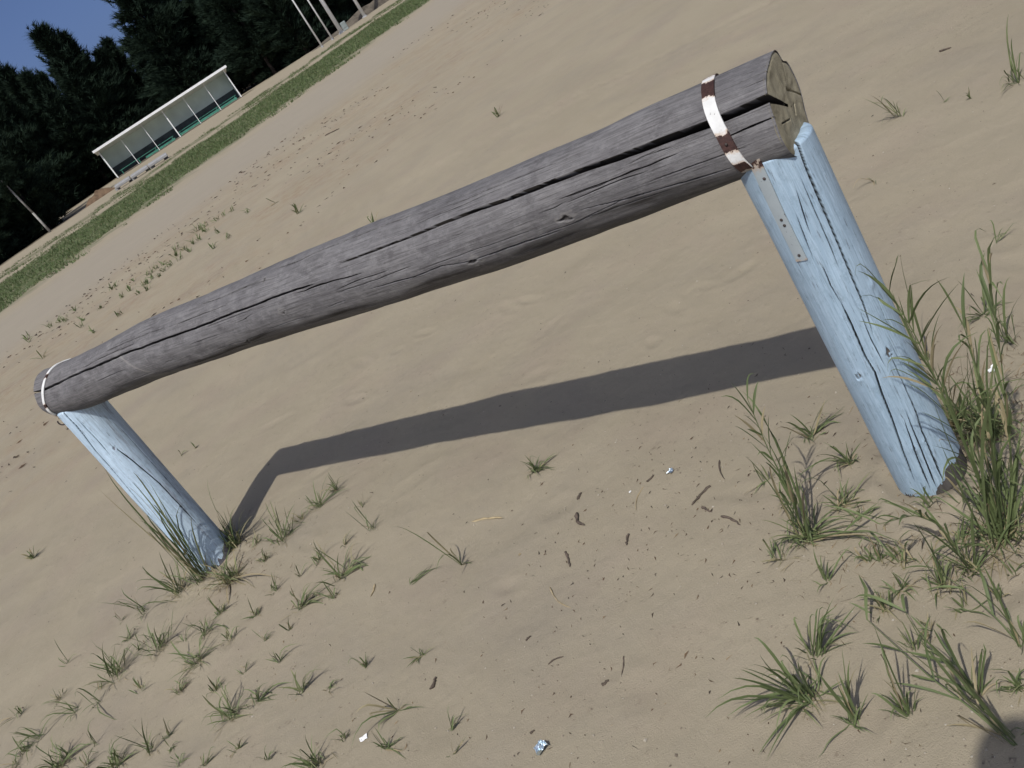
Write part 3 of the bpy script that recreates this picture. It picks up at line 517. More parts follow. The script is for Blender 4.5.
('*small faint grass sprout scattered between the larger tufts at the lower left', -1.738, 3.326, [(0.033, -0.004, 0.088), (0.023, 0.002, 0.039), (0.041, 0.002, 0.008), (0.027, -0.009, 0.095)], 3, 0.072, 0.7914532838130128, 0.25),
('*small faint grass sprout scattered between the larger tufts at the lower left', -1.897, 3.221, [(0.022, 0.005, 0.028), (0.062, -0.009, 0.042)], 5, 0.05, 0.4798314833574283, 0.25),
('*small faint grass sprout scattered between the larger tufts at the lower left', -2.106, 3.343, [(0.021, 0.002, 0.063), (0.019, -0.003, 0.045)], 5, 0.078, 0.7353699536210573, 0.25),
('*small faint grass sprout scattered between the larger tufts at the lower left', -2.315, 3.431, [(0.01, -0.016, 0.07), (0.011, -0.006, 0.06)], 3, 0.089, 0.6709916661503136, 0.25),
('*small faint grass sprout scattered between the larger tufts at the lower left', -1.51, 2.653, [(0.02, -0.001, 0.061), (0.031, 0.004, 0.009), (0.028, 0.0, 0.074)], 3, 0.04, 0.44711103794317497, 0.25),
('*small faint grass sprout scattered between the larger tufts at the lower left', -1.23, 2.358, [(0.037, 0.007, 0.034), (0.045, -0.011, 0.03), (-0.016, 0.008, 0.049)], 5, 0.04, 0.7980989050140935, 0.25),
('*small faint grass sprout scattered between the larger tufts at the lower left', -0.885, 2.12, [(0.012, -0.008, 0.041), (0.003, -0.001, 0.029), (0.003, -0.007, 0.075), (0.022, 0.003, 0.025)], 2, 0.04, 0.6390406207987449, 0.25),
('*small faint grass sprout scattered between the larger tufts at the lower left', -0.921, 2.364, [(0.036, -0.0, 0.025), (0.042, -0.004, 0.025)], 3, 0.057, 0.496419306397713, 0.25),
('*small faint grass sprout scattered between the larger tufts at the lower left', -1.058, 2.803, [(0.034, -0.007, 0.056), (-0.011, -0.004, 0.069), (0.023, 0.003, 0.014)], 2, 0.043, 0.6420617946552025, 0.25),
('*small faint grass sprout scattered between the larger tufts at the lower left', -2.229, 3.082, [(0.011, 0.003, 0.042), (0.021, -0.003, 0.028)], 4, 0.083, 0.7347059742937818, 0.25),
('*small faint grass sprout scattered between the larger tufts at the lower left', -1.848, 2.778, [(0.073, -0.015, 0.053), (0.009, -0.009, 0.055), (0.027, -0.001, 0.048), (0.026, 0.003, 0.068)], 3, 0.059, 0.7314709100706074, 0.25),
('*small faint grass sprout scattered between the larger tufts at the lower left', -1.449, 2.464, [(0.048, -0.011, 0.037), (0.035, -0.005, 0.009)], 3, 0.055, 0.42057426434365763, 0.25),
('*small faint grass sprout scattered between the larger tufts at the lower left', -1.807, 3.458, [(0.033, -0.003, 0.012), (0.068, -0.005, 0.046), (0.039, -0.012, 0.056)], 4, 0.072, 0.518080265746898, 0.25),
('*small faint grass sprout scattered between the larger tufts at the lower left', -1.306, 2.982, [(0.0, 0.001, 0.062), (0.019, -0.014, 0.076), (0.063, -0.003, 0.046)], 4, 0.072, 0.41799758375482043, 0.25),
('*small faint grass sprout scattered between the larger tufts at the lower left', -1.172, 3.393, [(0.033, 0.008, 0.067), (0.029, -0.002, 0.013), (-0.001, 0.0, 0.035)], 5, 0.073, 0.4129811831817791, 0.25),
('*small faint grass sprout scattered between the larger tufts at the lower left', -1.225, 3.574, [(0.07, -0.017, 0.067), (0.031, 0.003, 0.019)], 2, 0.085, 0.40423648622110286, 0.25),
('*small faint grass sprout scattered between the larger tufts at the lower left', -1.009, 3.536, [(0.055, -0.005, 0.032), (0.005, 0.001, 0.029)], 6, 0.069, 0.6670961951271424, 0.25),
('*small faint grass sprout scattered between the larger tufts at the lower left', -0.838, 3.599, [(0.007, -0.016, 0.089), (-0.032, 0.001, 0.056), (0.013, -0.018, 0.108), (0.066, 0.003, 0.057)], 6, 0.058, 0.535747336342956, 0.25),
('*thin grass sprout between the larger clumps on the right side', 0.442, 1.621, [(-0.016, 0.007, 0.075), (0.012, -0.013, 0.069), (0.003, -0.001, 0.024)], 2, 0.067, 0.6181002993695546, 0.25),
('*thin grass sprout between the larger clumps on the right side', 0.437, 1.503, [(0.026, -0.007, 0.05), (0.031, -0.003, 0.013), (-0.005, -0.003, 0.062)], 6, 0.055, 0.7922515406681824, 0.25),
('*thin grass sprout between the larger clumps on the right side', 0.384, 1.48, [(0.003, 0.002, 0.022), (0.021, -0.001, 0.076), (-0.009, -0.006, 0.077), (0.016, 0.005, 0.05)], 5, 0.07, 0.4647810080767694, 0.25),
('*thin grass sprout between the larger clumps on the right side', 0.417, 1.376, [(-0.011, -0.002, 0.054), (-0.012, 0.002, 0.045)], 5, 0.057, 0.507630545999021, 0.25),
('*thin grass sprout between the larger clumps on the right side', 0.457, 1.605, [(-0.025, 0.007, 0.047), (-0.007, -0.012, 0.102), (0.011, 0.001, 0.03), (0.017, 0.01, 0.075)], 4, 0.042, 0.4022483976080189, 0.25),
('*thin grass sprout between the larger clumps on the right side', 0.298, 1.78, [(0.043, -0.002, 0.047), (-0.007, -0.018, 0.115)], 4, 0.077, 0.5573828738523551, 0.25),
('*thin grass sprout between the larger clumps on the right side', 0.42, 1.944, [(0.034, 0.005, 0.075), (0.005, 0.006, 0.061)], 4, 0.075, 0.43844997639865824, 0.25),
('*thin grass sprout between the larger clumps on the right side', 0.415, 2.069, [(-0.002, -0.006, 0.066), (-0.012, 0.005, 0.092)], 2, 0.069, 0.7899406056820218, 0.25),
('*thin grass sprout between the larger clumps on the right side', 0.494, 1.371, [(0.016, 0.008, 0.063), (-0.021, 0.004, 0.06), (-0.025, -0.002, 0.07)], 3, 0.054, 0.7747370826413627, 0.25),
('*thin grass sprout between the larger clumps on the right side', 0.554, 1.346, [(0.002, 0.003, 0.025), (-0.016, 0.008, 0.059), (0.01, -0.002, 0.065)], 2, 0.047, 0.45047966279686213, 0.25),
('*thin grass sprout between the larger clumps on the right side', 0.73, 1.609, [(-0.008, -0.009, 0.059), (0.032, -0.003, 0.031), (-0.007, 0.001, 0.05)], 5, 0.074, 0.6913121703353884, 0.25),
('*thin grass sprout between the larger clumps on the right side', 0.69, 1.711, [(0.043, -0.007, 0.068), (0.039, 0.006, 0.045), (0.001, -0.009, 0.08)], 3, 0.064, 0.648695430646886, 0.25),
('*thin grass sprout between the larger clumps on the right side', 0.675, 1.604, [(-0.018, -0.006, 0.064), (-0.024, -0.005, 0.106), (0.02, 0.003, 0.055)], 3, 0.063, 0.7101487859448972, 0.25),
('*thin grass sprout between the larger clumps on the right side', 0.802, 1.618, [(0.033, 0.006, 0.021), (-0.009, -0.01, 0.064)], 2, 0.061, 0.7768483251683295, 0.25),
('*thin grass sprout between the larger clumps on the right side', 0.486, 1.573, [(-0.004, -0.008, 0.058), (0.036, -0.013, 0.059), (-0.022, -0.009, 0.071), (-0.017, 0.003, 0.074)], 6, 0.072, 0.7899936764710561, 0.25),
('*thin grass sprout between the larger clumps on the right side', 0.603, 1.528, [(0.027, -0.009, 0.064), (0.051, 0.006, 0.045), (0.02, 0.002, 0.031)], 6, 0.068, 0.7784082138141907, 0.25),
('*thin grass sprout between the larger clumps on the right side', 0.618, 1.649, [(0.023, -0.013, 0.063), (-0.012, -0.005, 0.081)], 3, 0.073, 0.6143996243954659, 0.25),
('*thin grass sprout between the larger clumps on the right side', 0.497, 1.745, [(0.009, 0.0, 0.07), (0.002, -0.007, 0.038)], 2, 0.072, 0.7085295687316304, 0.25),
('*thin grass sprout between the larger clumps on the right side', 0.613, 1.376, [(-0.011, 0.003, 0.05), (-0.004, 0.002, 0.039)], 2, 0.06, 0.41427653563326755, 0.25),
('*thin grass sprout between the larger clumps on the right side', 0.368, 1.356, [(0.023, -0.003, 0.05), (-0.005, 0.001, 0.081)], 2, 0.055, 0.4652710323752627, 0.25),
]
STALKS=[
('long leafy stalk lying diagonally across the sand at the lower right corner', 0.368, 1.079, [(-0.012, 0.073, 0.03), (-0.03, 0.163, 0.05), (-0.032, 0.372, 0.03)], 0.0024),
('leafy stalk trailing in from the right edge above the corner stalk', 0.506, 1.227, [(0.003, 0.051, 0.03), (0.001, 0.137, 0.05), (0.001, 0.24, 0.03)], 0.002),
('short stalk with paired leaves between the two long lower right stalks', 0.376, 1.165, [(0.021, 0.075, 0.03), (-0.004, 0.137, 0.05), (0.026, 0.253, 0.03)], 0.002),
('stalk lying flat toward the right post from the coarse grass clump', 0.377, 1.782, [(0.057, -0.071, 0.03), (0.099, -0.141, 0.05), (0.127, -0.193, 0.03)], 0.0026),
('arching leafy stalk rising right of the right post to the single long tip', 0.646, 1.458, [(0.013, 0.0, 0.196), (0.006, -0.015, 0.384), (-0.004, -0.029, 0.548), (-0.022, -0.044, 0.657)], 0.0024),
('upright leafy stalk in the middle of the tall right clump', 0.657, 1.463, [(0.041, 0.0, 0.165), (0.067, -0.015, 0.331), (0.074, -0.029, 0.496)], 0.0024),
('tall leafy stalk nearest the right edge in the tall clump', 0.667, 1.455, [(0.065, 0.0, 0.169), (0.1, -0.015, 0.352), (0.137, -0.029, 0.569)], 0.0024),
('leafy stalk leaning left out of the coarse grass clump', 0.379, 1.794, [(0.016, 0.0, 0.142), (0.015, -0.018, 0.275), (0.023, -0.036, 0.421)], 0.0024),
('leafy stalk bending over the foot of the right post', 0.575, 1.476, [(-0.017, 0.0, 0.112), (-0.059, -0.015, 0.181), (-0.133, -0.03, 0.221)], 0.002),
('leafy stalk spreading left from the matted grass behind the right post', 0.789, 1.635, [(-0.017, 0.0, 0.128), (-0.049, -0.016, 0.242), (-0.076, -0.033, 0.342)], 0.0022),
]
TWIGS=[
("thick weathered twig on the sand under the log shadow's right half", 0.2991, 2.1871, 0.2267, 2.1601, 0.00557),
('dark twig with a knobbed end, below and right of the thick twig', 0.2652, 2.0374, 0.2854, 1.964, 0.00398),
('short bent bark sliver, leftmost of the dark bits under the log shadow', -0.0487, 2.4326, -0.0483, 2.356, 0.00671),
('slim curved dark twig below the bent bark sliver', -0.1333, 2.304, -0.1421, 2.2294, 0.00431),
('short upright dark sliver on open sand right of the bent bark sliver', 0.0416, 2.2035, 0.0227, 2.1628, 0.00445),
('thin pale needle twig below the foil scrap', 0.1539, 2.3599, 0.0982, 2.2803, 0.00219),
("small hooked bark crumb under the log shadow's middle", -0.0226, 2.5008, -0.0035, 2.5255, 0.00608),
('short brown sliver just left of the foil scrap', 0.172, 2.3705, 0.2007, 2.3814, 0.00381),
('thin crooked twig left of the coarse grass clump', 0.3673, 2.2632, 0.3393, 2.1736, 0.00286),
('dark sliver between the thick twig and the knobbed twig', 0.2437, 2.1213, 0.2546, 2.0787, 0.00408),
('long thin dry stem on the lower centre sand', -0.2161, 2.2014, -0.1843, 2.0592, 0.00223),
('dark bark chip alone on the lower centre sand', -0.2042, 1.7502, -0.1846, 1.7514, 0.00483),
('thin dark twig standing up from the sand right of centre bottom', -0.1289, 1.7931, -0.1559, 1.737, 0.0022),
("small dark twig left of the long thin stem's foot", -0.3304, 2.0449, -0.3133, 2.0511, 0.00347),
('short brown bark crumb above the crumpled foil', -0.4003, 1.7389, -0.3883, 1.7428, 0.00365),
('forked brown twig above the crumpled foil', -0.3004, 1.9185, -0.2583, 1.9128, 0.00281),
('dry brown grass blade lying right of the straggling runner', -0.3574, 2.7401, -0.2549, 2.6531, 0.00492),
('dark stub of twig right of the star shaped sprout', -0.6135, 2.0989, -0.595, 2.1341, 0.00553),
('small pale stalk stub under the spiky tuft', -0.7256, 2.734, -0.746, 2.6821, 0.00417),
('dark sliver of bark on the upper right sand', 2.4306, 4.0525, 2.4639, 4.0114, 0.00672),
('pair of dark twig ends far up on the sand behind the log', -0.3433, 16.6586, -0.0838, 16.3508, 0.01396),
('straw stalk lying at the front foot of the right post', 0.609, 1.6697, 0.7227, 1.6801, 0.00315),
('pale straw lying beneath the tall clump at the right edge', 0.722, 1.5459, 0.7402, 1.505, 0.00355),
]

# ------------------------------------------------------------------ ground
def gz(x, y):
    """height of the sand; calm, with shallow scuffs close by"""
    x = np.asarray(x, float); y = np.asarray(y, float)
    d = np.hypot(x, y)
    k = np.clip(1.3 - d / 14, 0, 1)
    h = .008 * vnoise(x * 1.7, y * 1.7, 1) + .0050 * vnoise(x * 5, y * 5, 2) + .0013 * vnoise(x * 13, y * 13, 3)
    h = h * k + .02 * vnoise(x * .25, y * .25, 4) * np.clip((d - 7) / 6, 0, 1) * np.clip((70 - d) / 20, 0, 1)
    # two shallow wheel ruts crossing behind the barrier
    u = NU[0] * x + NU[1] * y; t = .69 * x + .725 * y
    line = (x * .577 + y * .817) - 7.26 + .06 * vnoise(x * .8, y * .8, 9)
    h = h - .012 * np.exp(-(line / .03) ** 2) - .007 * np.exp(-((line + .22) / .03) ** 2)
    for (bx_, by_) in ((.689, 1.737), (-1.418, 3.67)):          # sand heaped and scuffed round the post feet
        dd = np.hypot(x - bx_, y - by_)
        h = h + .013 * np.exp(-((dd - .115) / .055) ** 2) * (1 + .8 * vnoise(x * 16, y * 16, 14)) + .004 * np.exp(-(dd / .25) ** 2) * vnoise(x * 30, y * 30, 15)
    return h

def axis_coords(lo, hi, fine_lo, fine_hi, step, grow):
    a = list(np.arange(fine_lo, fine_hi, step))
    s = step; v = a[-1]
    while v < hi:
        s = min(s * grow, 60); v += s; a.append(v)
    s = step; v = a[0]; pre = []
    while v > lo:
        s = min(s * grow, 60); v -= s; pre.append(v)
    return np.array(pre[::-1] + a)

gx = axis_coords(-900, 900, -2.6, 2.2, .011, 1.035)
gy = axis_coords(-60, 1600, .85, 5.2, .011, 1.03)
GX, GY = np.meshgrid(gx, gy, indexing='ij')
GZ = gz(GX, GY)
near = np.clip(1.25 - np.hypot(GX - 0, GY - 2.5) / 6, 0, 1)
GZ += near * (.0008 * vnoise(GX * 34, GY * 34, 5) + .0009 * vnoise(GX * 80, GY * 80, 6))
# heel dints and pocks
rs = np.random.RandomState(11)
for _ in range(46):
    px, py = rs.uniform(-2.2, 1.6), rs.uniform(1.1, 5)
    a = rs.uniform(0, 3.14); L_, W_ = rs.uniform(.03, .10), rs.uniform(.02, .045)
    dx, dy = GX - px, GY - py
    q = ((dx * math.cos(a) + dy * math.sin(a)) / L_) ** 2 + ((-dx * math.sin(a) + dy * math.cos(a)) / W_) ** 2
    GZ += -rs.uniform(.002, .006) * np.exp(-q) + .0018 * np.exp(-(np.sqrt(q) - 1.5) ** 2 * 4)
gme = np_mesh('sand_ground', np.stack([GX, GY, GZ], -1).reshape(-1, 3), grid_faces(len(gx), len(gy)), mat=M_SAND)
tag(link('sand_ground', gme), 'pale beige trodden sand of the sports field', 'ground', kind='structure')

def ground_at(x, y): return float(gz(x, y))

# ------------------------------------------------------------------ log barrier
LA = np.array([-1.418, 3.67]); LE = np.array([.73186, -.68145]); LN = np.array([-.68145, -.73186])
KS = np.linspace(-.15, 2.9866, 9)
KZ = [.9154, .9160, .9380, .9385, .9400, .9340, .9300, .9390, .942]
KR = [.0915, .0950, .0978, .0998, .1012, .1045, .1040, .1010, .1000]
def smooth_interp(x, xp, yp):
    xs = np.linspace(xp[0], xp[-1], 400); ys = np.interp(xs, xp, yp)
    k = np.ones(41) / 41; ys = np.convolve(np.pad(ys, 20, 'edge'), k, 'valid')
    return np.interp(x, xs, ys)
def log_z(s): return smooth_interp(s, KS, KZ)
def log_r(s, th=None):
    r = smooth_interp(s, KS, KR)
    if th is not None:
        c = 12 * s; r = r + .0036 * vnoise(s * 2.3, np.degrees(th) / 50 + 5, 21) + .0030 * vnoise(s * 6, np.degrees(th) / 34, 22) + .0008 * vnoise(s * 17, np.degrees(th) / 12, 23)
    return r
def log_pt(s, th, r):
    s = np.asarray(s); z = log_z(s) + r * np.cos(th); n = r * np.sin(th)
    return np.stack([LA[0] + s * LE[0] + n * LN[0], LA[1] + s * LE[1] + n * LN[1], z + 0 * n], -1)

def crack_field(S, TH, R, cracks, rsd=3, wob=1.0):
    """depth of cracks over a (s, theta) grid; each crack: path [(s, deg)...], widths at its two ends, depth"""
    D = np.zeros_like(S)
    S_all, TH_all, R_all, D_all = S, TH, R, D
    for ci, (path, w0, w1, dep) in enumerate(cracks):
        p = np.array(sorted(path)); s0, s1 = p[0, 0], p[-1, 0]
        rows = np.where((S_all[:, 0] >= s0 - .02) & (S_all[:, 0] <= s1 + .02))[0]
        if len(rows) == 0: continue
        rw = slice(rows[0], rows[-1] + 1)
        S, TH, R, D = S_all[rw], TH_all[rw], R_all[rw], D_all[rw]
        tc = np.radians(np.interp(S, p[:, 0], p[:, 1])) + wob * (.0007 * vnoise(S * 34, S * 0 + ci, rsd) + .0018 * vnoise(S * 9, S * 0 + ci, rsd + 1)) * np.where(w1 > .006, .6, 1) / R
        w = np.interp(S, [s0, s1], [w0, w1]) * (1 + (.1 if w1 > .006 or w0 > .006 else .3 * wob) * vnoise(S * 14, S * 0 + ci * 7, rsd + 2))
        inside = np.clip(np.minimum((S - s0) / .05 + (1 if w0 > .006 else 0), (s1 - S) / .05 + (1 if w1 > .006 else 0)), 0, 1)
        w = w * inside
        dist = np.abs(((TH - tc + np.pi) % (2 * np.pi)) - np.pi) * R
        D_all[rw] = np.maximum(D, np.where((inside > 0), dep * np.minimum(1, inside * 2) * np.clip((w / 2 + .0005 - dist) / .0010, 0, 1), 0))
    return D_all

LOG_CRACKS = [
 ([(2.92, 56.3), (2.80, 57.5), (2.68, 55.9), (2.59, 55), (2.49, 52.2), (2.40, 51.8), (2.28, 50.8), (2.228, 49.6), (2.111, 48.9), (1.99, 49.6), (1.88, 50.8), (1.74, 50.4)], .0022, .0145, .07),
 ([(1.81, 72.1), (1.654, 69.4), (1.55, 68.6)], .002, .0022, .03),
 ([(1.633, 65.3), (1.54, 63.5), (1.46, 62.2), (1.375, 63.5), (1.299, 63.1), (1.134, 63.1), (.962, 62.6), (.745, 61), (.443, 55), (.245, 52.5), (.086, 55.5), (-.08, 54)], .0075, .0035, .045),
 ([(2.034, 13), (1.82, 17), (1.693, 17.5), (1.562, 16.5), (1.425, 13)], .0036, .0032, .02),
 ([(1.4, 26.6), (1.197, 26.2), (1.062, 25)], .0026, .0026, .02),
 ([(2.80, 111.4), (2.705, 109.8), (2.566, 103.8), (2.457, 96)], .0016, .0030, .025),
 ([(2.396, 111), (2.312, 108.5), (2.249, 106.3), (2.174, 105.2), (2.101, 102.2), (2.057, 98.5), (1.959, 100.6), (1.806, 98.7)], .0022, .0030, .025),
 ([(2.80, 23), (2.92, 24)], .0012, .0020, .02), ([(2.84, 10), (2.92, 11)], .0012, .002, .02), ([(2.85, 34), (2.92, 35)], .001, .0018, .015),
 ([(2.80, 78.3), (2.92, 77)], .0014, .0026, .025),
 ([(2.45, 30), (2.30, 27), (2.12, 28)], .0013, .0013, .012), ([(2.72, 75), (2.55, 76), (2.42, 73)], .0014, .0014, .012),
 ([(.9, 40), (.7, 38), (.5, 36)], .0014, .0014, .012), ([(.62, 88), (.40, 84)], .0014, .0012, .012),
 ([(1.9, 80), (1.7, 83)], .0013, .0013, .01), ([(2.7, -20), (1.9, -24), (1.2, -18), (.4, -26)], .004, .003, .03), ([(2.88, -140), (1.6, -150), (.1, -146)], .005, .004, .04),
]
_hr = random.Random(17)
for _ in range(46):                                  # hairline drying cracks
    s_, d_, l_ = _hr.uniform(0, 2.7), _hr.choice((_hr.uniform(-30, 48), _hr.uniform(64, 135))), _hr.uniform(.06, .34)
    LOG_CRACKS.append(([(s_, d_), (s_ + l_ * .5, d_ + _hr.uniform(-2, 2)), (s_ + l_, d_ + _hr.uniform(-3, 3))], _hr.uniform(.0009, .0015), _hr.uniform(.0009, .0015), _hr.uniform(.004, .010)))
S_L, S_R = -.055, 2.910
ns, nt = 820, 860
sv = np.linspace(S_L, S_R, ns); tv = np.linspace(-np.pi, np.pi, nt, endpoint=False)
SS, TT = np.meshgrid(sv, tv, indexing='ij')
# let the mesh lines run along the main cracks so that their edges stay clean
_pa = np.array(sorted(LOG_CRACKS[0][0] + LOG_CRACKS[2][0]))
_wc = smooth_interp(sv, _pa[:, 0], np.interp(_pa[:, 0], _pa[:, 0], _pa[:, 1])) if False else np.interp(sv, _pa[:, 0], _pa[:, 1])
_lo = np.array(sorted(LOG_CRACKS[5][0] + LOG_CRACKS[6][0][2:]))
_wl = np.interp(sv, _lo[:, 0], _lo[:, 1])
_k = np.ones(25) / 25
_wl = np.convolve(np.pad(_wl, 12, 'edge'), _k, 'valid')
_d0 = np.degrees(TT)
TT = TT + np.radians((_wc[:, None] - 56.0) * np.exp(-((_d0 - 56) / 20) ** 2) + (_wl[:, None] - 104.0) * np.exp(-((_d0 - 104) / 18) ** 2))
R0 = log_r(SS, TT)
# lobed outline towards the sawn end
lob = np.clip((SS - 2.55) / .3, 0, 1)
R0 = R0 + lob * (.004 * np.cos(3 * TT + 1.0) - .003 * np.cos(5 * TT - .6)) - lob * .014 * np.exp(-((np.degrees(TT) + 38) / 9) ** 2) - lob * .030 * np.exp(-((np.degrees(TT) + 118) / 36) ** 2)
DARK = np.zeros_like(SS); PALE = np.zeros_like(SS)
def knot(s, deg, ra, h, pale=.5):
    global R0, DARK, PALE
    du = SS - s; dv = (TT - math.radians(deg)) * .1
    q = np.hypot(du / 1.7, dv) / ra
    wob = q + .55 * vnoise(du * 90, dv * 150, int(s * 100))
    R0 = R0 + h * np.exp(-(q * .8) ** 2) - h * 1.6 * np.exp(-(wob * 3.2) ** 2)
    DARK = np.maximum(DARK, .85 * np.exp(-(wob * 3.4) ** 4) + .5 * np.exp(-((wob - .95) / .16) ** 2) * (vnoise(du * 40, dv * 40, 8) > -.1))
    PALE = np.maximum(PALE, pale * np.exp(-((wob - .6) / .25) ** 2))
for a in ((2.421, 98.6, .015, .004, .35), (2.142, 107, .015, .003, .3), (1.468, 88, .011, .002, .25), (1.229, 121, .018, .003, .1), (1.415, 28, .009, .002, .2), (.53, 22, .009, .002, .2), (1.9, -60, .02, .004)):
    knot(*a)
# dark weather stains round the lower knots
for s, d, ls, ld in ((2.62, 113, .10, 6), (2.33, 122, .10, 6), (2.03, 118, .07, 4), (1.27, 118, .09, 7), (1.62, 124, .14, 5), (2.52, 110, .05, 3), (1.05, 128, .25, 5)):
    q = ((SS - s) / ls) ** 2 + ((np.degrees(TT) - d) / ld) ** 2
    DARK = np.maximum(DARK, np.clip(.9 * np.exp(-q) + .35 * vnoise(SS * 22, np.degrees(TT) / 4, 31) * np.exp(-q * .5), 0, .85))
DARK = np.maximum(DARK, .45 * np.clip((np.degrees(TT) - 116) / 22, 0, 1) * (.6 + .4 * vnoise(SS * 4, np.degrees(TT) / 8, 33)))  # mottled colour, darker towards the underside of the log
# the pale scrape across the left half
PALE = np.maximum(PALE, .5 * np.exp(-((SS - .64 - .002 * (np.degrees(TT) - 75)) / .006) ** 2) * ((np.degrees(TT) > 60) & (np.degrees(TT) < 112)))
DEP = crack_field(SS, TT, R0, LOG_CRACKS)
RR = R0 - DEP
_dk = np.clip(DEP / .005, 0, 1)  # shade of the deep cracks painted into the colour, near black
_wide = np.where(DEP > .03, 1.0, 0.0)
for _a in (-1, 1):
    _dk = np.maximum(_dk, np.roll(_wide, _a, 1)); _dk = np.maximum(_dk, np.roll(_wide, _a, 0))  # spread the painted crack shade onto the rims
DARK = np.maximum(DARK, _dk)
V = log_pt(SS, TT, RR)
barrier = empty('log_barrier', (LA[0] + LE[0] * 1.42, LA[1] + LE[1] * 1.42, 0))
tag(barrier, 'low barrier of a cracked grey log strapped across two pale blue posts', 'barrier')
OFF = np.array(barrier.location)
def bpart(name, me, parent=None):
    o = link(name, me, barrier if parent is None else parent)
    return o
Fl = grid_faces(ns, nt, True)
# close the far (left) end with a plain fan of rings
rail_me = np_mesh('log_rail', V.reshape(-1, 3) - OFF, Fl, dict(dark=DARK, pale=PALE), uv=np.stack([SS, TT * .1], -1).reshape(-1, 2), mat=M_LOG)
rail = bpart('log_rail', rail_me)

def end_cap(s_end, idx, slits, name, sgn):
    K = 46
    rim = R0[idx]; dep = DEP[idx]
    f = np.linspace(0.02, 1, K)[:, None]
    rho = f * rim[None, :] * (1 + 0 * tv[None])
    th = np.broadcast_to(tv[None], rho.shape)
    ax = sgn * (.0010 * vnoise(rho * 60 * np.cos(th) + 9, rho * 60 * np.sin(th), 41) - .0045 * np.clip((f - .9) / .1, 0, 1) ** 2)
    uu, vv = rho * np.sin(th), rho * np.cos(th)
    for (u0, v0, u1, v1, w) in slits:
        d = np.array([u1 - u0, v1 - v0]); L2 = d @ d
        t_ = np.clip(((uu - u0) * d[0] + (vv - v0) * d[1]) / L2, 0, 1)
        q = np.hypot(uu - u0 - t_ * d[0], vv - v0 - t_ * d[1])
        ax = ax - sgn * .014 * np.clip((w / 2 + .001 - q) / .0012, 0, 1)
    P_ = log_pt(np.full(rho.shape, s_end) + ax, th, rho)
    F = grid_faces(K, nt, True)
    # leave the wedge of the main crack open
    thc = math.radians(56.3 if sgn > 0 else 54)
    fr = rho.ravel()[F[:, 0]]; ft = th.ravel()[F[:, 0]]
    wid = (.0035 + .013 * fr / .1) if sgn > 0 else .004 + 0 * fr
    cut = (np.abs(ft - thc) * fr < wid / 2) & (fr > (.012 if sgn > 0 else .05))
    F = F[~cut]
    me = np_mesh(name, P_.reshape(-1, 3) - OFF, F, dict(rho=rho), mat=M_CUT, smooth=True)
    return link(name, me, rail)
# (sideways to the viewer, up) metres on the sawn face
end_cap(S_R, -1, [(-.012, .030, -.034, .018, .003), (-.034, .018, -.085, -.02, .0012), (-.004, -.018, -.020, -.004, .003), (.074, .0, .030, -.012, .0014), (-.03, .04, -.06, .085, .0014), (.0, -.04, .01, -.095, .001)], 'sawn_end', 1)
end_cap(S_L, 0, [(0, 0, .06, .04, .002), (0, 0, -.05, -.06, .0014)], 'sawn_end', -1)

def post(name, bx, by, lean, leany, r, ztop, cracks, knots, peel_shade_fn, mat, seed, light=None):
    nz, na = 860, 640
    zv = np.linspace(-.25, ztop, nz); av = np.linspace(-np.pi, np.pi, na, endpoint=False)
    Z, A = np.meshgrid(zv, av, indexing='ij')
    dg = np.degrees(A)
    R_ = r * (1 + .014 * vnoise(Z * 2.2, np.cos(A) * 1.5 + np.sin(A) * 2.2 + seed, 51) + .008 * vnoise(Z * 7, dg / 25 + seed, 52))
    dark = np.zeros_like(Z); peel_shade = np.zeros_like(Z)
    for (z, d, ra) in knots:
        q = np.hypot((Z - z) / 1.5, np.radians(dg - d) * r) / ra
        wob = q + .6 * vnoise(Z * 110, dg / 3, int(z * 1000))
        R_ = R_ + .0030 * np.exp(-q ** 2) - .004 * np.exp(-(wob * 2.6) ** 2)
        peel_shade = np.maximum(peel_shade, .52 * np.exp(-(wob * 1.9) ** 4))
    D = crack_field(Z, A, R_, [(p_, max(a_ * 1.35, .0013), max(b_ * 1.35, .0013), d_) for p_, a_, b_, d_ in cracks], 60 + seed, .35)
    peel_shade = np.maximum(peel_shade, peel_shade_fn(Z, dg))
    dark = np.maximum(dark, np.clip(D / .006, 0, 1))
    dark = np.maximum(dark, .30 * (peel_shade_fn(Z, dg) > .75) * np.clip(1 - Z / .09, 0, 1))
    R_ = R_ - D
    # rounded, slightly uneven top edge
    R_ = R_ * (1 - .10 * np.clip((Z - (ztop - .008)) / .008, 0, 1) ** 2)
    P_ = np.stack([bx + lean * Z + R_ * np.sin(A), by + leany * Z - R_ * np.cos(A), Z], -1).reshape(-1, 3)
    F = grid_faces(nz, na, True)
    # flat top: rings down to the middle
    K = 6; base = (nz - 1) * na
    rings = []
    last = R_[-1]
    for k in range(1, K + 1):
        f = 1 - k / (K + .2)
        rings.append(np.stack([bx + lean * ztop + f * last * np.sin(av), by + leany * ztop - f * last * np.cos(av), ztop + .002 * vnoise(f * 3 + 0 * av, av * 2, 55)], -1))
    P_ = np.concatenate([P_] + rings)
    F2 = grid_faces(K + 1, na, True) + base
    tot = np.zeros(K * na)
    uv = np.concatenate([np.stack([Z, A * r], -1).reshape(-1, 2), np.tile(np.stack([np.full(na, ztop), av * r], -1), (K, 1))])
    me = np_mesh(name, P_ - OFF, np.concatenate([F, F2]), dict(dark=np.concatenate([dark.ravel(), tot]), peel_shade=np.concatenate([peel_shade.ravel(), tot + .2])), uv=uv, mat=mat)
    return bpart(name, me)

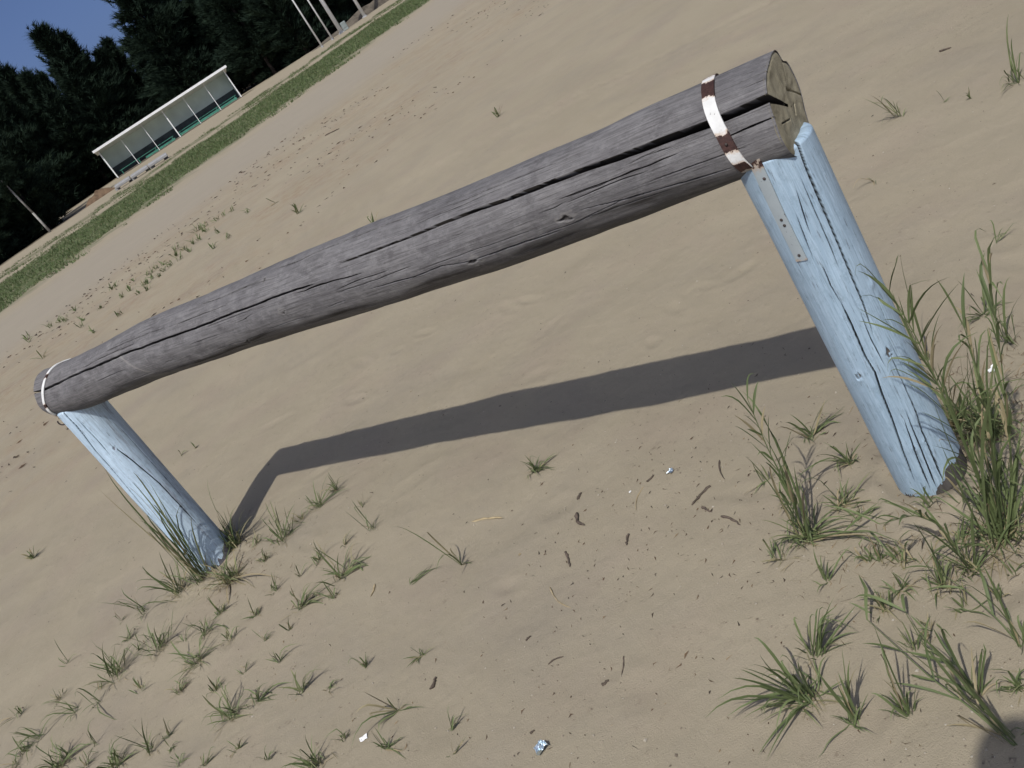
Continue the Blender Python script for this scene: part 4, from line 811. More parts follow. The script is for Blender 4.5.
R_CR = [
 ([(.905, 12.8), (.845, 7.7), (.769, 4.9), (.719, 3.5), (.626, .6), (.529, -2.4), (.456, -9)], .0016, .0050, .02),
 ([(.56, -29.5), (.481, -30.5), (.416, -32.6), (.37, -30), (.315, -34.6), (.239, -38.5), (.152, -45), (.05, -51)], .0028, .0022, .02),
 ([(.40, .5), (.322, .6), (.233, -.7), (.187, -5), (.03, -9)], .0028, .0014, .018),
 ([(.555, 22.5), (.50, 20), (.465, 18.5), (.403, 25.5)], .0013, .0013, .012),
 ([(.657, -29.8), (.60, -32.2), (.544, -29.5)], .0013, .0013, .01),
 ([(.822, -17), (.737, -25), (.708, -26.5)], .001, .0012, .01),
 ([(.26, -14), (.16, -18), (.02, -24)], .002, .001, .012), ([(.24, -22), (.12, -30), (.02, -33)], .002, .001, .012),
 ([(.52, -12), (.45, -14), (.37, -13)], .001, .001, .01), ([(.78, -32), (.66, -38)], .001, .001, .008),
 ([(.84, -5), (.70, -9), (.62, -12)], .0008, .001, .008), ([(.45, 8), (.33, 10)], .0009, .0009, .008),
 ([(.9, 120), (.4, 128), (.1, 122)], .003, .003, .02), ([(.8, -150), (.1, -141)], .003, .002, .02),
]
def r_peel(z, d):
    edge = .004 + .062 * np.clip((d + 34) / 40, 0, 1) + .012 * vnoise(d / 7, z * 0, 71) + .006 * vnoise(d / 2.2, z * 0, 72)
    return np.where(z < edge, 1.0, .0)
right_post = post('support_post', .689, 1.737, -.0338, -.028, .0787, .895, R_CR, [(.404, .5, .011), (.369, -56, .010), (.153, -27, .008), (.555, 22.8, .007), (.16, -8, .006)], r_peel, M_BLUE, 3)
L_CR = [
 ([(.84, -24.4), (.79, -22.5), (.74, -25), (.67, -31), (.60, -31.6), (.433, -37.2), (.256, -50)], .003, .0045, .02),
 ([(.83, -6.6), (.766, -6.6), (.70, -4.5), (.62, -6)], .0012, .0014, .012),
 ([(.645, 16), (.565, 27), (.427, 40), (.2, 44)], .003, .0025, .018),
 ([(.5, -8), (.3, -14), (.1, -12)], .0013, .0015, .012), ([(.7, 60), (.3, 64)], .002, .002, .015), ([(.8, 150), (.2, 142)], .003, .003, .02),
]
def l_peel_shade(z, d):
    p = np.where(z < .012 + .04 * np.clip((d - 10) / 60, 0, 1) + .012 * vnoise(d / 8, z * 0, 73), 1., 0.)
    return np.maximum(p, .44 * np.clip((d - 26) / 16, 0, 1) * (.85 + .4 * vnoise(z * 6, d / 18, 74)))  # right side: soft shade painted in as greyish, streaked bare wood
left_post = post('support_post', -1.418, 3.67, .0029, 0, .0860, .862, L_CR, [(.30, 40, .012), (.64, 14, .008)], l_peel_shade, M_PALE, 5)
right_post['label'] = 'nearer blue painted post with long drying cracks'
left_post['label'] = 'farther pale post with grass at its foot'

# steel straps
def band(name, grid, rust, beige, thick, parent):
    """a closed thin steel strip; grid (n, m, 3) outer face, inner face pushed along -normal"""
    n, mm = grid.shape[:2]
    du = np.gradient(grid, axis=0); dv = np.gradient(grid, axis=1)
    nr = np.cross(du, dv); nr /= np.linalg.norm(nr, axis=-1, keepdims=True) + 1e-9
    return nr
def strip_mesh(name, outer, inner, rust, beige, parent):
    n, mm = outer.shape[:2]
    V = np.concatenate([outer.reshape(-1, 3), inner.reshape(-1, 3)])
    f = grid_faces(n, mm); f2 = f[:, ::-1] + n * mm
    fs = [f, f2]
    N = n * mm
    def side(ix):
        a = ix[:-1]; b = ix[1:]; return np.stack([a, b, b + N, a + N], -1)
    I = np.arange(N).reshape(n, mm)
    for ix in (I[0][::-1], I[-1], I[:, 0], I[:, -1][::-1]): fs.append(side(ix))
    at = dict(rust=np.concatenate([rust.ravel()] * 2), beige=np.concatenate([beige.ravel()] * 2))
    me = np_mesh(name, V - OFF, np.concatenate(fs), at, smooth=False, mat=M_STRAP)
    return link(name, me, parent)

def strap(s_of, half, th0, th1, rust_fn):
    th = np.radians(np.linspace(th0, th1, 120)); w = np.linspace(-half, half, 9)
    TH, W = np.meshgrid(th, w, indexing='ij')
    S_ = s_of(np.degrees(TH)) + W
    r = log_r(S_, TH) + np.clip((S_ - 2.55) / .3, 0, 1) * (.004 * np.cos(3 * TH + 1.0) - .003 * np.cos(5 * TH - .6))
    out = log_pt(S_, TH, r + .0042); inn = log_pt(S_, TH, r + .0012)
    return out, inn, rust_fn(np.degrees(TH), W / half), np.degrees(TH)

def rustR(d, w):
    a = np.exp(-((d - 14) / 13) ** 2) * 1.0
    b = np.exp(-((d - 83) / 9) ** 2) * .95
    c_ = np.exp(-((d - 112) / 6) ** 2) * .95 * (w < .9)
    e = np.clip((-d - 5) / 30, 0, .5)
    return np.clip(np.maximum.reduce([a, b, c_, e]) + .10 + .12 * np.abs(w) ** 3, 0, 1)
out, inn, ru, dg = strap(lambda d: 2.785 + .00033 * d, .0130, -150, 121, rustR)
strap_r = strip_mesh('steel_strap', out, inn, ru, np.clip((dg - 112) / 6, 0, 1), barrier)
def rustL(d, w):
    return np.clip(.12 + .7 * np.exp(-((d - 28) / 5) ** 2) + .75 * np.exp(-((d - 92) / 5) ** 2) + .6 * np.clip((d - 122) / 8, 0, 1), 0, 1)
out, inn, ru, dg = strap(lambda d: .075 - .00088 * d, .0085, -150, 134, rustL)
strap_l = strip_mesh('steel_strap', out, inn, ru, np.zeros_like(ru), barrier)
# tail of the right strap nailed down the post
zt = np.linspace(.905, .672, 50); at_ = np.linspace(-8.4, 8.4, 9)
Zt, At = np.meshgrid(zt, at_, indexing='ij')
cen = -50 - 3 * np.clip((.9 - Zt) / .12, 0, 1)
Aa = np.radians(cen + At)
def post_pt(z, a, r): return np.stack([.689 - .0338 * z + r * np.sin(a), 1.737 - .028 * z - r * np.cos(a), z], -1)
ob = np.clip(.35 * np.exp(-((Zt - .672) / .006) ** 2) + .5 * np.exp(-((Zt - .895) / .02) ** 2) + .05, 0, 1)
tail = strip_mesh('strap_tail', post_pt(Zt, Aa, .0822), post_pt(Zt, Aa, .079), ob, np.full_like(Zt, .85), strap_r)
nb = []
for z, d in ((.862, -48), (.77, -52.5), (.757, -52), (.686, -52.5)):
    p = Vector(post_pt(np.array(z), np.radians(d), .0826)) - Vector(OFF)
    n_ = Vector((math.sin(rad(d)), -math.cos(rad(d)), 0))
    mb = MB(); mb.ball(p, (.0032, .0032, .0018), 2, n_.to_track_quat('Z', 'Y').to_matrix())
    mb.build('nail', M_STEEL, strap_r, True)
# wire ring and bent nail where the left strap ends under the log
mb = MB()
p0 = Vector(log_pt(np.array(-.045), np.radians(134.), .1)) - Vector(OFF)
pr = None
for k in range(15):
    a = k / 14 * 5.2
    q = p0 + Vector((.016 * math.sin(a), -.004 * math.cos(a * .5), .016 * math.cos(a) - .02))
    if pr is not None: mb.tube(pr, q, .003, n=6)
    pr = q
mb.build('wire_loop', M_STEEL, strap_l, True)
# nail head on the right strap where it leaves the log
mb = MB(); mb.ball(Vector(log_pt(np.array(2.812), np.radians(84.), .1055)) - Vector(OFF), (.003, .003, .003)); mb.build('nail', M_STEEL, strap_r, True)

# ------------------------------------------------------------------ grass tufts on the sand
def blade_verts(base, tip, width, arch, rng, seg=6):
    b = np.array(base, float); t = np.array(tip, float)
    L_ = np.linalg.norm(t)
    mid = b + t * .5 + np.array([0, 0, 1]) * arch * L_ + rng.uniform(-.06, .06, 3) * L_
    end = b + t
    ts = np.linspace(0, 1, seg + 1)
    c = (1 - ts)[:, None] ** 2 * b + 2 * ((1 - ts) * ts)[:, None] * mid + ts[:, None] ** 2 * end
    k_ = rng.rand()
    if k_ < .45:                       # bent or drooping tip
        c[:, 2] -= L_ * rng.uniform(.1, .45) * min(1, .12 / L_) * np.clip((ts - .5) / .5, 0, 1) ** 2
        c[:, :2] += rng.normal(0, .16, 2) * min(L_, .14) * np.clip((ts - .45) / .55, 0, 1)[:, None] ** 1.5
    elif k_ < .55:                     # kinked
        kk = rng.uniform(.35, .7)
        c[:, 2] -= L_ * rng.uniform(.3, .7) * min(1, .12 / L_) * np.clip(ts - kk, 0, 1)
        c[:, :2] += rng.normal(0, .4, 2) * min(L_, .12) * np.clip(ts - kk, 0, 1)[:, None]
    d = np.gradient(c, axis=0); d /= np.linalg.norm(d, axis=1, keepdims=True) + 1e-9
    ref = np.array([rng.uniform(-1, 1), rng.uniform(-1, 1), rng.uniform(-.3, .3)])
    sd = np.cross(d, np.array([0, 0, 1.0]) + .5 * ref); sd /= np.linalg.norm(sd, axis=1, keepdims=True) + 1e-9
    nr = np.cross(sd, d)
    w = width / 2 * np.minimum(1, .45 + ts * 2.2) * np.clip((1 - ts) * 2.2, .03, 1) ** .8
    l = c - sd * w[:, None]; r = c + sd * w[:, None]; m_ = c - nr * (w * .45)[:, None]
    V = np.stack([l, m_, r], 1).reshape(-1, 3)
    V[:, 2] = np.maximum(V[:, 2], .002)
    return V, grid_faces(seg + 1, 3)

def tuft_mesh(tips, n, h, flat, dry, seed, thin=1.0):
    rng = np.random.RandomState(seed)
    Vs, Fs, tn = [], [], []
    k = 0
    allb = []
    big = max([np.linalg.norm(t) for t in tips] + [h])
    for t in tips:
        allb.append((np.r_[rng.normal(0, .08 * h, 2), -.004], np.array(t), rng.uniform(.10, .30)))
        for _r in range(2 if rng.rand() < .6 else 0):
            allb.append((np.r_[rng.normal(0, .08 * h, 2), -.004], np.array(t) * rng.uniform(.6, .9) + rng.normal(0, .10, 3) * np.linalg.norm(t), rng.uniform(.1, .35)))
    for _ in range(n):
        az = rng.uniform(0, 2 * math.pi); L_ = h * rng.uniform(.45, 1.0)
        el = rad(78 - 66 * flat) + rng.uniform(-.35, .3)
        el = min(max(el, .03), 1.5)
        allb.append((np.r_[rng.normal(0, .16 * h, 2), -.004], L_ * np.array([math.cos(az) * math.cos(el), math.sin(az) * math.cos(el), math.sin(el)]), rng.uniform(.05, .40)))
    if n >= 8:                      # dead leaves round the root
        for _ in range(n):
            az = rng.uniform(0, 2 * math.pi); L_ = h * rng.uniform(.2, .6)
            allb.append((np.r_[rng.normal(0, .2 * h, 2), 0], L_ * np.array([math.cos(az), math.sin(az), .12]), .1, 1))
    for e in allb:
        b, t, ar = e[:3]
        L_ = np.linalg.norm(t)
        wd = float(np.clip(.0028 + .016 * L_, .0024, .0060)) * rng.uniform(.7, 1.2) * thin
        if len(e) > 3: wd *= .45
        V, F = blade_verts(b, t, wd, ar, rng)
        Vs.append(V); Fs.append(F + k); k += len(V)
        tone = (1 - rng.rand() * .25) if (len(e) > 3 or rng.rand() < dry) else rng.uniform(0, .6)
        grad = np.repeat(np.linspace(.08, 0, 7), 3)
        tn.append(np.clip(tone + grad + (np.repeat(np.linspace(0, 1, 7), 3) ** 4) * rng.uniform(0, .35), 0, 1))
    return np.concatenate(Vs), np.concatenate(Fs), np.concatenate(tn)

for i, (lab, x, y, tips, n, h, flat, dry) in enumerate(TUFTS):
    far = math.hypot(x, y) > 5
    if lab is None: n, h, dry = n + 3, h * 1.25, .08
    if h > .05 and not far: n = int(n * 2.0)
    V, F, tn = tuft_mesh(tips, n, h, flat, dry, 100 + i, 2.6 if far else 1.0)
    me = np_mesh('grass_tuft', V, F, dict(tone=tn), mat=M_GRASS)
    o = link('grass_tuft', me, loc=(x, y, ground_at(x, y)))
    if lab and lab[0] == '*':
        tag(o, lab[1:], 'grass', 'small sprouts between the tufts ' + ('at the lower left' if 'left' in lab else 'at the right'))
    elif lab is None:
        tag(o, 'short grass sprout in the straggling row on sand beyond the log', 'grass', 'straggling row of grass sprouts behind the log')
    else:
        tag(o, lab, 'grass', 'grass tufts on the sand around the barrier')

# sprawling stalks with leaves along them
for i, (lab, x, y, pts, wd) in enumerate(STALKS):
    rng = np.random.RandomState(700 + i)
    P_ = np.array([(0, 0, .0)] + [tuple(p) for p in pts], float)
    n = 22; ts = np.linspace(0, 1, n); k = np.linspace(0, 1, len(P_))
    c = np.stack([np.interp(ts, k, P_[:, j]) for j in range(3)], -1)
    for _ in range(3): c[1:-1] = (c[:-2] + 2 * c[1:-1] + c[2:]) / 4
    c[:, 2] = np.maximum(c[:, 2], .004)
    d = np.gradient(c, axis=0); d /= np.linalg.norm(d, axis=1, keepdims=True)
    a = np.cross(d, [0, 0, 1.0]); a /= np.linalg.norm(a, axis=1, keepdims=True) + 1e-9; b = np.cross(a, d)
    an = np.linspace(0, 2 * math.pi, 6, endpoint=False); w = wd * (1 - .7 * ts)
    V = (c[:, None] + a[:, None] * (np.cos(an)[None] * w[:, None])[..., None] + b[:, None] * (np.sin(an)[None] * w[:, None])[..., None]).reshape(-1, 3)
    o = link('grass_stalk', np_mesh('grass_stalk', V, grid_faces(n, 6, True), dict(tone=np.full(len(V), .45)), mat=M_GRASS), loc=(x, y, ground_at(x, y)))
    tag(o, lab, 'grass', 'grass tufts on the sand around the barrier')
    Ltot = np.linalg.norm(np.diff(c, axis=0), axis=1).sum()
    Vs_, Fs_, tn_, q = [], [], [], 0
    for t_ in np.linspace(.12, 1, max(4, int(Ltot / (.022 if max(p[2] for p in pts) > .12 else .055)))):
        p_ = c[int(t_ * (n - 1))]; dd = d[int(t_ * (n - 1))]
        for sgn in ((1, -1) if rng.rand() < .4 else (rng.choice((1, -1)),)):
            e = dd * rng.uniform(.5, 1.1) + a[int(t_ * (n - 1))] * sgn * rng.uniform(.2, .9) + np.array([0, 0, rng.uniform(-.1, .5)])
            e = e / np.linalg.norm(e) * rng.uniform(.05, .13) * (.6 + Ltot)
            if p_[2] + e[2] < .004: e[2] = .004 - p_[2]
            V, F = blade_verts(p_, e, rng.uniform(.004, .0068), rng.uniform(.05, .3), rng)
            Vs_.append(V); Fs_.append(F + q); q += len(V); tn_.append(np.full(len(V), rng.uniform(0, .6) if rng.rand() > .2 else .95))
    link('leaves', np_mesh('leaves', np.concatenate(Vs_), np.concatenate(Fs_), dict(tone=np.concatenate(tn_)), mat=M_GRASS), o)

# ------------------------------------------------------------------ twigs, scraps
def twig_mesh(p, q, r, seed):
    rng = np.random.RandomState(seed)
    p = np.array(p); q = np.array(q); n = 9; L_ = np.linalg.norm(q - p)
    ts = np.linspace(0, 1, n)
    c = p + ts[:, None] * (q - p)
    side = np.array([-(q - p)[1], (q - p)[0], 0]) / (L_ + 1e-9)
    c = c + side * (rng.uniform(-.12, .12) * L_ * np.sin(ts * math.pi))[:, None] + side * (rng.normal(0, .25, n) * r)[:, None]
    w = r * (1 - .45 * ts) * rng.uniform(.75, 1.25, n); w[0] *= .7; w[-1] *= .4
    a = np.linspace(0, 2 * math.pi, 7, endpoint=False)
    ring = c[:, None] + side[None, None] * (np.cos(a)[None] * w[:, None])[..., None] + np.array([0, 0, 1.]) * (np.sin(a)[None] * w[:, None] * .8)[..., None]
    V = ring.reshape(-1, 3)
    F = grid_faces(n, 7, True)
    return V, F
for i, (lab, x0, y0, x1, y1, r) in enumerate(TWIGS):
    mx_, my_ = (x0 + x1) / 2, (y0 + y1) / 2
    V, F = twig_mesh((x0 - mx_, y0 - my_, r * .6), (x1 - mx_, y1 - my_, r * .6), r, 900 + i)
    st = 'straw' in lab or 'pale' in lab or 'dry' in lab
    nm = 'straw_stalk' if 'straw' in lab else ('bark_chip' if 'bark' in lab else 'twig')
    o = link(nm, np_mesh(nm, V, F, mat=M_STRAW if st else M_TWIG), loc=(mx_, my_, ground_at(mx_, my_)))
    tag(o, lab, 'straw' if 'straw' in lab else ('bark' if 'bark' in lab else 'twig'), 'bits of twig and bark on the sand')

def scrap(name, x, y, size, mat, label, cat, seed, flat=.4, rz=0):
    rng = np.random.RandomState(seed)
    n = 15
    u, v = np.meshgrid(np.linspace(-1, 1, n), np.linspace(-1, 1, n), indexing='ij')
    jag = .75 + .25 * vnoise(np.arctan2(v, u) * 2 + 7, u * 0, seed)
    X = u * size * jag; Y = v * size * .75 * jag
    Z = size * flat * (.55 + .5 * vnoise(u * 1.6, v * 1.6, seed) + .32 * np.abs(vnoise(u * 3.4, v * 3.4, seed + 1)) + .25 * u * v)
    Z = np.maximum(Z, 0) + .0015
    top = np.stack([X, Y, Z], -1).reshape(-1, 3)
    bot = top - np.array([0, 0, .0009])
    f = grid_faces(n, n)
    I = np.arange(n * n).reshape(n, n); N = n * n
    def side(ix): return np.stack([ix[:-1], ix[1:], ix[1:] + N, ix[:-1] + N], -1)
    F = np.concatenate([f, f[:, ::-1] + N] + [side(ix) for ix in (I[0][::-1], I[-1], I[:, 0], I[:, -1][::-1])])
    o = link(name, np_mesh(name, np.concatenate([top, bot]), F, smooth=False, mat=mat), loc=(x, y, ground_at(x, y)))
    o.rotation_euler.z = rz
    return tag(o, label, cat)
scrap('foil_scrap', .244, 2.346, .013, M_FOIL, 'small shiny foil scrap on open sand left of the coarse grass clump', 'litter', 3, .55, .6)
scrap('foil_wrapper', -.384, 1.673, .021, M_FOIL, 'crumpled bluish foil wrapper at the bottom edge of the sand', 'litter', 5, .8, .3)
scrap('white_scrap', -.826, 2.072, .0145, M_PAPER, 'round white scrap on the sand beside a bent grass stem at lower left', 'litter', 7, .35)
scrap('paper_scrap', 1.015, 1.937, .016, M_PAPER, 'white paper scrap caught in the grass right of the right post', 'litter', 9, .3, .2)
scrap('wood_splinter', -.254, 2.415, .0055, M_STRAW, 'tiny pale chip on the sand under the small round grass tuft', 'litter', 11, .4, 1)
scrap('wood_splinter', .116, 2.375, .0045, M_PAPER, 'tiny white chip just left of the shiny foil scrap', 'litter', 12, .4, .5)

# fine pine litter: crumbs and needles nobody could count
rng = np.random.RandomState(5)
Vs, Fs, tn, k = [], [], [], 0
def bit(x, y, L_, w, tone):
    global k
    a = rng.uniform(0, math.pi)
    dx, dy = math.cos(a) * L_ / 2, math.sin(a) * L_ / 2; nx_, ny_ = -math.sin(a) * w / 2, math.cos(a) * w / 2
    z = ground_at(x, y) + .0012 + w * .3
    bx_, by_ = rng.normal(0, .18, 2) * L_
    V = np.array([[x - dx, y - dy, z - .001], [x + bx_ + nx_, y + by_ + ny_, z + w * .4], [x + dx, y + dy, z], [x + bx_ - nx_, y + by_ - ny_, z - w * .2]])
    Vs.append(V); Fs.append(np.array([[0, 1, 2, 3]]) + k); tn.append(np.full(4, tone)); k += 4
for _ in range(1250):
    y = 1.0 + 5.5 * rng.rand() ** 1.5; x = rng.uniform(-.75, .62) * y * 1.0 + .05
    big = rng.rand() < .12
    bit(x, y, rng.uniform(.008, .026) if big else rng.uniform(.003, .010), rng.uniform(.0015, .0042) if big else rng.uniform(.0012, .003), rng.uniform(.0, 1))
for _ in range(420):                   # denser drift between the log shadow and the right post
    x, y = rng.normal(.25, .4), rng.normal(2.05, .28)
    if y > 1: bit(x, y, rng.uniform(.004, .02), rng.uniform(.0012, .0035), rng.uniform(0, .7))
for cx0, cy0, sx_, n_ in ((-1.28, 3.5, .16, 160), (.80, 1.70, .14, 260), (.98, 1.9, .13, 260), (.5, 1.62, .10, 90)):
    for _ in range(n_):
        bit(rng.normal(cx0, sx_), rng.normal(cy0, sx_ * .8), rng.uniform(.012, .05), rng.uniform(.001, .002), rng.uniform(.4, 1))
for _ in range(3600):                   # brown drifts out on the field
    u_ = rng.uniform(7.2, 15); t_ = rng.uniform(2, 24)
    x = NU[0] * u_ + .69 * t_ ; y = NU[1] * u_ + .725 * t_
    if vnoise(x * .5, y * .5, 77) + rng.normal(0, .3) < .12: continue
    k_ = .5 + u_ / 12
    bit(x, y, rng.uniform(.012, .06) ** 1.0 * k_ * (.6 if rng.rand() < .6 else 1.3), rng.uniform(.005, .018) * k_, rng.uniform(.0, .55))
# loose sand grains and crumbs lying on the surface near the viewer
n_ = 9000
cy_ = .95 + 4.2 * rng.rand(n_) ** 1.6; cx_ = rng.uniform(-.78, .62, n_) * cy_ + .04
ok = vnoise(cx_ * 3, cy_ * 3, 91) + rng.normal(0, .5, n_) > -.1
cx_, cy_ = cx_[ok], cy_[ok]; n_ = len(cx_)
rr0 = rng.gamma(2.0, .00055, n_) + .0006
cz_ = gz(cx_, cy_) + rr0 * .35
oct_ = np.array([[1, 0, 0], [-1, 0, 0], [0, 1, 0], [0, -1, 0], [0, 0, .8], [0, 0, -.8]], float)
of_ = np.array([[0, 2, 4], [2, 1, 4], [1, 3, 4], [3, 0, 4], [2, 0, 5], [1, 2, 5], [3, 1, 5], [0, 3, 5]])
cv_ = np.stack([cx_, cy_, cz_], -1)[:, None] + oct_[None] * rr0[:, None, None] * rng.uniform(.6, 1.4, (n_, 6, 1))
cf_ = (of_[None] + 6 * np.arange(n_)[:, None, None]).reshape(-1, 3)
tc = NT('sand crumb'); tc.base(tc.ramp(tc.attr('tone'), [(0, (.12, .095, .07)), (.6, (.25, .215, .16)), (1, (.36, .33, .27))])); tc.rough(.95)
co_ = link('sand_crumbs', np_mesh('sand_crumbs', cv_.reshape(-1, 3), cf_, dict(tone=np.repeat(rng.rand(n_), 6)), smooth=False, mat=tc.m))
tag(co_, 'loose sand crumbs and tiny pebbles on the surface', 'sand', kind='stuff')
t = NT('pine litter')
t.base(t.ramp(t.attr('tone'), [(0, (.028, .022, .018)), (.5, (.09, .055, .032)), (1, (.25, .19, .11))]))
lo = link('pine_litter', np_mesh('pine_litter', np.concatenate(Vs), np.concatenate(Fs), dict(tone=np.concatenate(tn)), smooth=False, mat=t.m))
tag(lo, 'fine brown needles and bark crumbs strewn over the sand', 'litter', kind='stuff')

# ------------------------------------------------------------------ turf strip
rng = np.random.RandomState(8)
N = 230000
uu = rng.uniform(22, 43, N); tt_ = rng.uniform(2, 74, N)
X = NU[0] * uu + .69 * tt_; Y = NU[1] * uu + .725 * tt_
w_ = uu + 2.2 * vnoise(X * .45, Y * .45, 61) + 1.1 * vnoise(X * 1.7, Y * 1.7, 62)
cl = vnoise(X * 1.4, Y * 1.4, 63)
keep = ((w_ > 23.4) & (w_ < 34.3) & (cl > -.75)) | ((w_ > 37.8) & (w_ < 40.5) & (cl > .1)) | ((w_ > 22.0) & (w_ < 23.4) & (cl > .35))
X, Y, cl = X[keep], Y[keep], cl[keep]; n_ = len(X)
az = rng.uniform(0, 6.283, n_); hh = rng.uniform(.03, .09, n_) * (1 + .4 * cl); ww = rng.uniform(.007, .018, n_)
Zg = gz(X, Y)
b0 = np.stack([X - ww * np.cos(az), Y - ww * np.sin(az), Zg - .005], -1)
b1 = np.stack([X + ww * np.cos(az), Y + ww * np.sin(az), Zg - .005], -1)
tp = np.stack([X + rng.normal(0, .05, n_), Y + rng.normal(0, .05, n_), Zg + hh], -1)
V = np.stack([b0, b1, tp], 1).reshape(-1, 3); F = np.arange(3 * n_).reshape(-1, 3)
tf = np.repeat(np.clip(rng.uniform(0, .7, n_) + .25 * (rng.rand(n_) < .15), 0, 1), 3)
to = link('turf_strip', np_mesh('turf_strip', V, F, dict(tone=tf), smooth=False, mat=M_TURF))
tag(to, 'strip of short green turf along the far side of the sand', 'grass', kind='stuff')

# ------------------------------------------------------------------ team shelter
SA_, SB_ = Vector((-16.35, 77.6, -.05)), Vector((-5.3, 79.4, 0))
Ls = (SB_ - SA_).length
sh = empty('team_shelter', SA_, math.atan2((SB_ - SA_).y, (SB_ - SA_).x))
tag(sh, 'long open fronted white shelter with green benches before the dark pines', 'shelter')
HF, HB, DP = 2.42, 2.15, 1.9
def sbox(name, c, size, mat, parent=sh, rot=None, bev=.0):
    mb = MB(); mb.box(c, size, rot, bev); return mb.build(name, mat, parent)
sbox('floor_slab', (Ls / 2, DP / 2, .03), (Ls + .2, DP + .2, .12), M_FLOOR)
sbox('back_wall', (Ls / 2, DP, 1.42), (Ls - .02, .06, 1.48), M_PANEL)
sbox('base_panel', (Ls / 2, DP - .03, .48), (Ls - .02, .08, .74), M_DARKP)
for x in (.0, Ls):
    mb = MB(); mb.box((x, DP / 2 + .2, 1.2), (.04, DP - .42, 2.1)); mb.build('side_wall', M_PANEL, sh)
tl = math.atan2(HB - HF, DP)
rr_ = Matrix.Rotation(tl, 3, 'X')
rf = sbox('roof', (Ls / 2, DP / 2 - .12, (HF + HB) / 2 + .05), (Ls + .5, DP + .62, .05), M_WHITE, rot=rr_)
mb = MB(); mb.box((Ls / 2, -.43, HF + .07), (Ls + .54, .04, .17)); mb.build('fascia_board', M_WHITE, rf)
for k in range(7):
    x = .06 + (Ls - .12) * k / 6
    wdt = .075 if k in (0, 3, 6) else .04
    mb = MB(); mb.box((x, .02, (HF + .09) / 2), (wdt, wdt, HF - .09)); mb.build('post', M_WHITE, sh)
for (x0, x1) in ((.4, 5.2), (5.6, Ls - .3)):
    mb = MB()
    for j in range(3): mb.box(((x0 + x1) / 2, .62 + .14 * j, .42), (x1 - x0, .11, .04))
    bseat = mb.build('bench_seat', M_GREEN, sh)
    n = 4
    for j in range(n):
        x = x0 + .15 + (x1 - x0 - .3) * j / (n - 1)
        mb = MB(); mb.box((x, .76, .245), (.06, .36, .31)); mb.build('bench_leg', M_GREEN, bseat)
mb = MB(); mb.box((8.2, .10, .22), (5.2, .04, .16)); mb.build('kick_board', M_GREEN, sh)
mb = MB(); mb.box((3.9, .10, .20), (2.6, .04, .14)); mb.build('kick_board', M_GREEN, sh)

mw = Matrix.Translation(SA_) @ Matrix.Rotation(sh.rotation_euler.z, 4, 'Z')
def at_sh(x, y, z=0): return mw @ Vector((x, y, z))
for (x, y, sx_, lab) in ((-11.1, 53.0, .9, 'pale concrete slab lying before the left end of the shelter'), (-10.0, 52.6, 1.0, 'pale concrete slab raised on an edge in front of the shelter, middle of three'), (-8.85, 52.3, 1.1, 'pale concrete slab farthest right of the three before the shelter')):
    mb = MB(); mb.box((0, 0, .20), (sx_, .8, .14), Matrix.Rotation(rad(4), 3, 'X'), .02); mb.box((-.4, .25, .04), (.25, .3, .2)); mb.box((.4, .25, .04), (.25, .3, .2))
    o = mb.build('concrete_slab', M_CONC, loc=(x, y, 0)); o.rotation_euler.z = sh.rotation_euler.z
    tag(o, lab, 'slab', 'concrete slabs before the shelter')

def mound(name, x, y, rx, ry, h, mat, lab, seed, rz=0):
    n, m_ = 26, 40
    r = np.linspace(0.02, 1, n)[:, None]; a = np.linspace(0, 2 * math.pi, m_, endpoint=False)[None]
    q = r * (1 + .22 * vnoise(np.cos(a) * 2 + seed, np.sin(a) * 2, seed))
    Z = h * (1 - r ** 2) ** 1.4 * (1 + .35 * vnoise(r * np.cos(a) * 4, r * np.sin(a) * 4, seed + 1)) - .03 * r
    V = np.stack([q * np.cos(a) * rx, q * np.sin(a) * ry, Z + 0 * a], -1).reshape(-1, 3)
    o = link(name, np_mesh(name, V, grid_faces(n, m_, True), mat=mat), loc=(x, y, 0)); o.rotation_euler.z = rz
    return tag(o, lab, 'mound')
mound('earth_mound', -14.0, 59.5, 1.1, .7, .40, M_DIRT, 'low heap of brown earth left of the shelter', 3, .2)
mound('earth_bank', 7.8, 83.6, 9.5, 1.1, .55, plain('dull earth bank', (.10, .085, .065), 1, .4, 2), 'low brown earth bank behind the flagpoles', 5, .72)

# ------------------------------------------------------------------ poles
def pole(x, y, r0, r1, h, lab, grp='pale poles beside the far grass strip'):
    o = empty('tall_pole', (x, y, 0)); tag(o, lab, 'pole', grp)
    mb = MB(); mb.tube((0, 0, -.1), (0, 0, h), r0, r1, 14); mb.build('shaft', M_WHITE, o, True)
    mb = MB(); mb.tube((0, 0, 0), (0, 0, .10), r0 * 1.8, r0 * 1.5, 14); mb.build('foot_collar', M_CONC, o)
    return o
pole(1.75, 71.5, .065, .045, 8.5, 'thin white pole, leftmost of the four beyond the turf')
pole(2.72, 74.0, .065, .045, 8.5, 'thin white pole, second from left of the four beyond the turf')
tp_ = pole(3.62, 76.0, .155, .13, 9.0, 'thick pale pole with a grey box at its foot')
mb = MB(); mb.box((.42, .1, .32), (.42, .36, .64), None, .03); mb.box((.42, -.09, .4), (.30, .03, .36)); mb.build('control_box', M_GREY, tp_)
pole(5.9, 79.0, .13, .11, 8.5, 'white pole standing apart, rightmost of the four beyond the turf')

